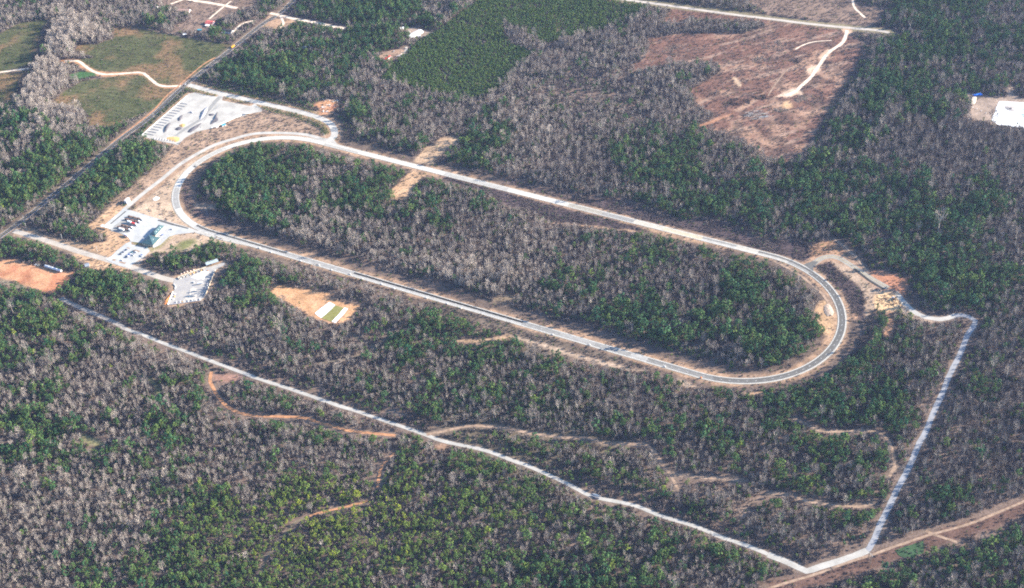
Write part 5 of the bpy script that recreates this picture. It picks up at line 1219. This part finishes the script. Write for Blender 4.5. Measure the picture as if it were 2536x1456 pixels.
# small conifers of the planted fields, roadside hedges of young pines, brush
x, y, a, b, g = sites(3.0, 9)
cl, br, hd_ = openness(x, y)
fld = np.zeros(x.shape, bool)
for (nm, pts, c, fe, br_, lab) in AREAS:
    if nm == 'plantation_field': fld |= poly_sd(x, y, pts, 30) < 0
rows_ = .5 + .5 * np.sin((x * .35 + y * .94 + 9 * vnoise(x, y, 60, 9)) * 2 * math.pi / 11.0)
m_ = fld & (hd_ < 0) & (g.random(x.size) < (.25 + .5 * rows_) * sst(.25, .6, vnoise(x, y, 45, 63)) + .05)
hedge = np.zeros(x.shape, bool)
HEDGES = [zA((990, 60), (1090, 40), (1350, 100), (1550, 175), (1560, 205), (1430, 195), (1200, 130), (1050, 130), (1000, 170), (700, 440), (400, 700), (180, 910), (90, 890), (500, 520)), zA((1690, 200), (1760, 200), (2170, 310), (2160, 330), (2060, 330), (1850, 285), (1700, 250)),
          k(0, (1930, 830), (2200, 880), (2536, 950), (2536, 985), (2130, 890)), k(1, (0, 955), (100, 970), (400, 1070), (450, 1060), (620, 1130), (600, 1145), (380, 1085), (0, 985)), k(1, (0, 1045), (200, 1080), (500, 1160), (650, 1200), (720, 1240), (745, 1300), (700, 1345), (640, 1330), (650, 1280), (560, 1240), (400, 1180), (200, 1120), (0, 1060))]
for q_ in HEDGES: hedge |= poly_sd(x, y, q_, 30) < 1
hm = hedge & (line_d(x, y, LINES['yardroad'][0], 40) > 8) & (line_d(x, y, LINES['county'][0], 40) > 7) & (g.random(x.size) < .85)
for q_ in (LOT_A,): hm &= poly_sd(x, y, q_, 30) > -1
xs_, ys_ = np.concatenate([x[m_], x[hm]]), np.concatenate([y[m_], y[hm]]); n1_, n2_ = m_.sum(), hm.sum(); n = n1_ + n2_
s_ = np.concatenate([g.uniform(.18, .36, n1_), g.uniform(.4, .62, n2_)])
scatter('young_pines', 'small young pines dotting the planted fields and road verges', 'young pines', (xs_, ys_), (s_ * 1.2, s_), g.uniform(0, 6.28, n), np.clip(g.normal(.25, .1, n), 0, 1), g.integers(0, 3, n), YOUNG)
fx_, fy_ = x[(cl < -3) & (hd_ < 0)], y[(cl < -3) & (hd_ < 0)]; fa_, fb_ = to_P(fx_, fy_)
u_ = g.random(fx_.size) < (.025 + .17 * lookup(fa_, fb_) / 9) * (.3 + 1.5 * sst(.4, .65, vnoise(fx_, fy_, 20, 68))); ux_, uy_ = fx_[u_], fy_[u_]; n = ux_.size
scatter('pine_saplings', 'small green pine saplings growing between the taller trees', 'saplings', (ux_, uy_), (g.uniform(.7, 1.5, n), g.uniform(.6, 1.3, n)), g.uniform(0, 6.28, n), np.clip(g.normal(.25, .12, n) + .3 * ell(fa_[u_], fb_[u_], [(780, 1330, 300, 150, 1)]), 0, 1), g.integers(0, 3, n), YOUNG)
# brush: scrub strips, verges, clearcut litter and the floor of the woods
vert = (np.abs(oval_d(x, y)) < 24)
prob = np.where(cl > 0, br * .9, .5); prob = np.where(vert & (br < .6), .05 + .2 * sst(.5, .65, vnoise(x, y, 12, 64)), prob); prob = np.where(fld, .04, prob)
prob *= .4 + 1.0 * sst(.35, .65, vnoise(x, y, 22, 65))
m_ = (hd_ < 0) & (g.random(x.size) < prob); x, y, cl, a, b = x[m_], y[m_], cl[m_], a[m_], b[m_]; n = x.size
s_ = np.where(cl > 0, g.uniform(.5, 1.1, n), g.uniform(.9, 1.9, n))
scatter('underbrush', 'thin brown underbrush in the woods, scrub strips and clearings', 'underbrush', (x, y), (s_, s_ * g.uniform(.8, 1.3, n)), g.uniform(0, 6.28, n), np.clip(.12 + g.normal(0, .08, n) + .25 * sst(.5, .8, vnoise(x, y, 40, 66)) - .08 * ell(a, b, [(1700, 600, 400, 100, 1)]), 0, 1), g.integers(0, 3, n), [(m__,) for m__ in BRUSH])
x, y, a, b, g = sites(6.0, 12)
cl, br, hd_ = openness(x, y)
prob = np.where((cl > 0) & (br > .08), .22 * br + .02, 0) + np.where(np.abs(oval_d(x, y)) < 26, .10, 0)
prob *= sst(.4, .6, vnoise(x, y, 18, 67)) * 1.8
m_ = (hd_ < 0) & (g.random(x.size) < prob); x, y = x[m_], y[m_]; n = x.size
scatter('green_bushes', 'scattered low green bushes on verges and scrub strips', 'bushes', (x, y), (g.uniform(.6, 1.6, n), g.uniform(.6, 1.5, n)), g.uniform(0, 6.28, n), np.clip(g.normal(.22, .12, n), 0, 1), g.integers(0, 3, n), [(m__,) for m__ in BUSH])
# single trees that stand out
def single(c_, pool, i, s, t, label, cat='pine tree'):
    o = bpy.data.objects.new('pine_tree' if cat == 'pine tree' else 'bare_tree', None); C.objects.link(o)
    o.location = (*c_, 0); o.scale = (s, s, s); o.rotation_euler = (0, 0, i * 1.3); tag(o, label, cat)
    for nm_, me in (('crown', pool[i][0]), ('trunk', pool[i][1])):
        c2 = bpy.data.objects.new(nm_, me); C.objects.link(c2); c2.parent = o; c2['tint'] = t
single(z(1060, 1120, .15773, (885, 650))[0], PINES, 1, .62, .15, 'lone round pine on the orange dirt field')
single(z(3780, 320, .15113, (1880, 1270))[0], PINES, 3, .95, .15, 'tall thin pine in front of the white square')
single(z(3780, 320, .15113, (1330, 1180))[0], PINES, 4, .6, .1, 'small pine at the corner of the white square')
single(z(3780, 320, .15113, (1200, 1170))[0], PINES, 0, .6, .1, 'bushy pine left of the white square corner')
single(z(3780, 320, .15113, (1010, 1090))[0], PINES, 5, .6, .1, 'lone pine on the lower edge of the beige field')
single(k(2, (790, 560))[0], BARES, 2, 1.1, 1.0, 'bright pale bare tree standing alone near the clearcut', 'bare tree')
single(k(2, (1240, 1350))[0], BARES, 0, 1.1, .9, 'pale bare tree beside the dark pine clump', 'bare tree')
single(k(8, (1150, 1280))[0], BARES, 2, 1.25, 1.0, 'large pale spreading bare tree in the left woods', 'bare tree')
single(k(14, (985, 290))[0], BARES, 2, 1.3, .95, 'large pale round bare tree above the gravel road', 'bare tree')
single(k(15, (760, 640))[0], BARES, 0, 1.15, .95, 'pale bare tree on the brown forest track', 'bare tree')
single(k(12, (2450, 1190))[0], BARES, 4, 1.2, 1.0, 'pale bare tree among yellow green pines at the bottom', 'bare tree')
single(k(6, (985, 430))[0], BARES, 1, 1.1, .9, 'pale bare tree above the scrub strip of the far straight', 'bare tree')

# ------------------------------------------------------------------ the air
hz = MB().box(-7300, 7300, -5300, 9300, -1, 1420).build('haze', (bpy.data.materials.new('air'),))
hm_ = hz.data.materials[0]; hm_.use_nodes = True; nt = hm_.node_tree; nt.nodes.remove(nt.nodes['Principled BSDF'])
pv = nt.nodes.new('ShaderNodeVolumePrincipled'); pv.inputs['Color'].default_value = (.44, .58, 1, 1); pv.inputs['Density'].default_value = .000019; pv.inputs['Anisotropy'].default_value = .2
nt.links.new(pv.outputs[0], nt.nodes['Material Output'].inputs['Volume'])
tag(hz, 'thin pale haze in the air above the whole landscape', 'haze', None, 'stuff')
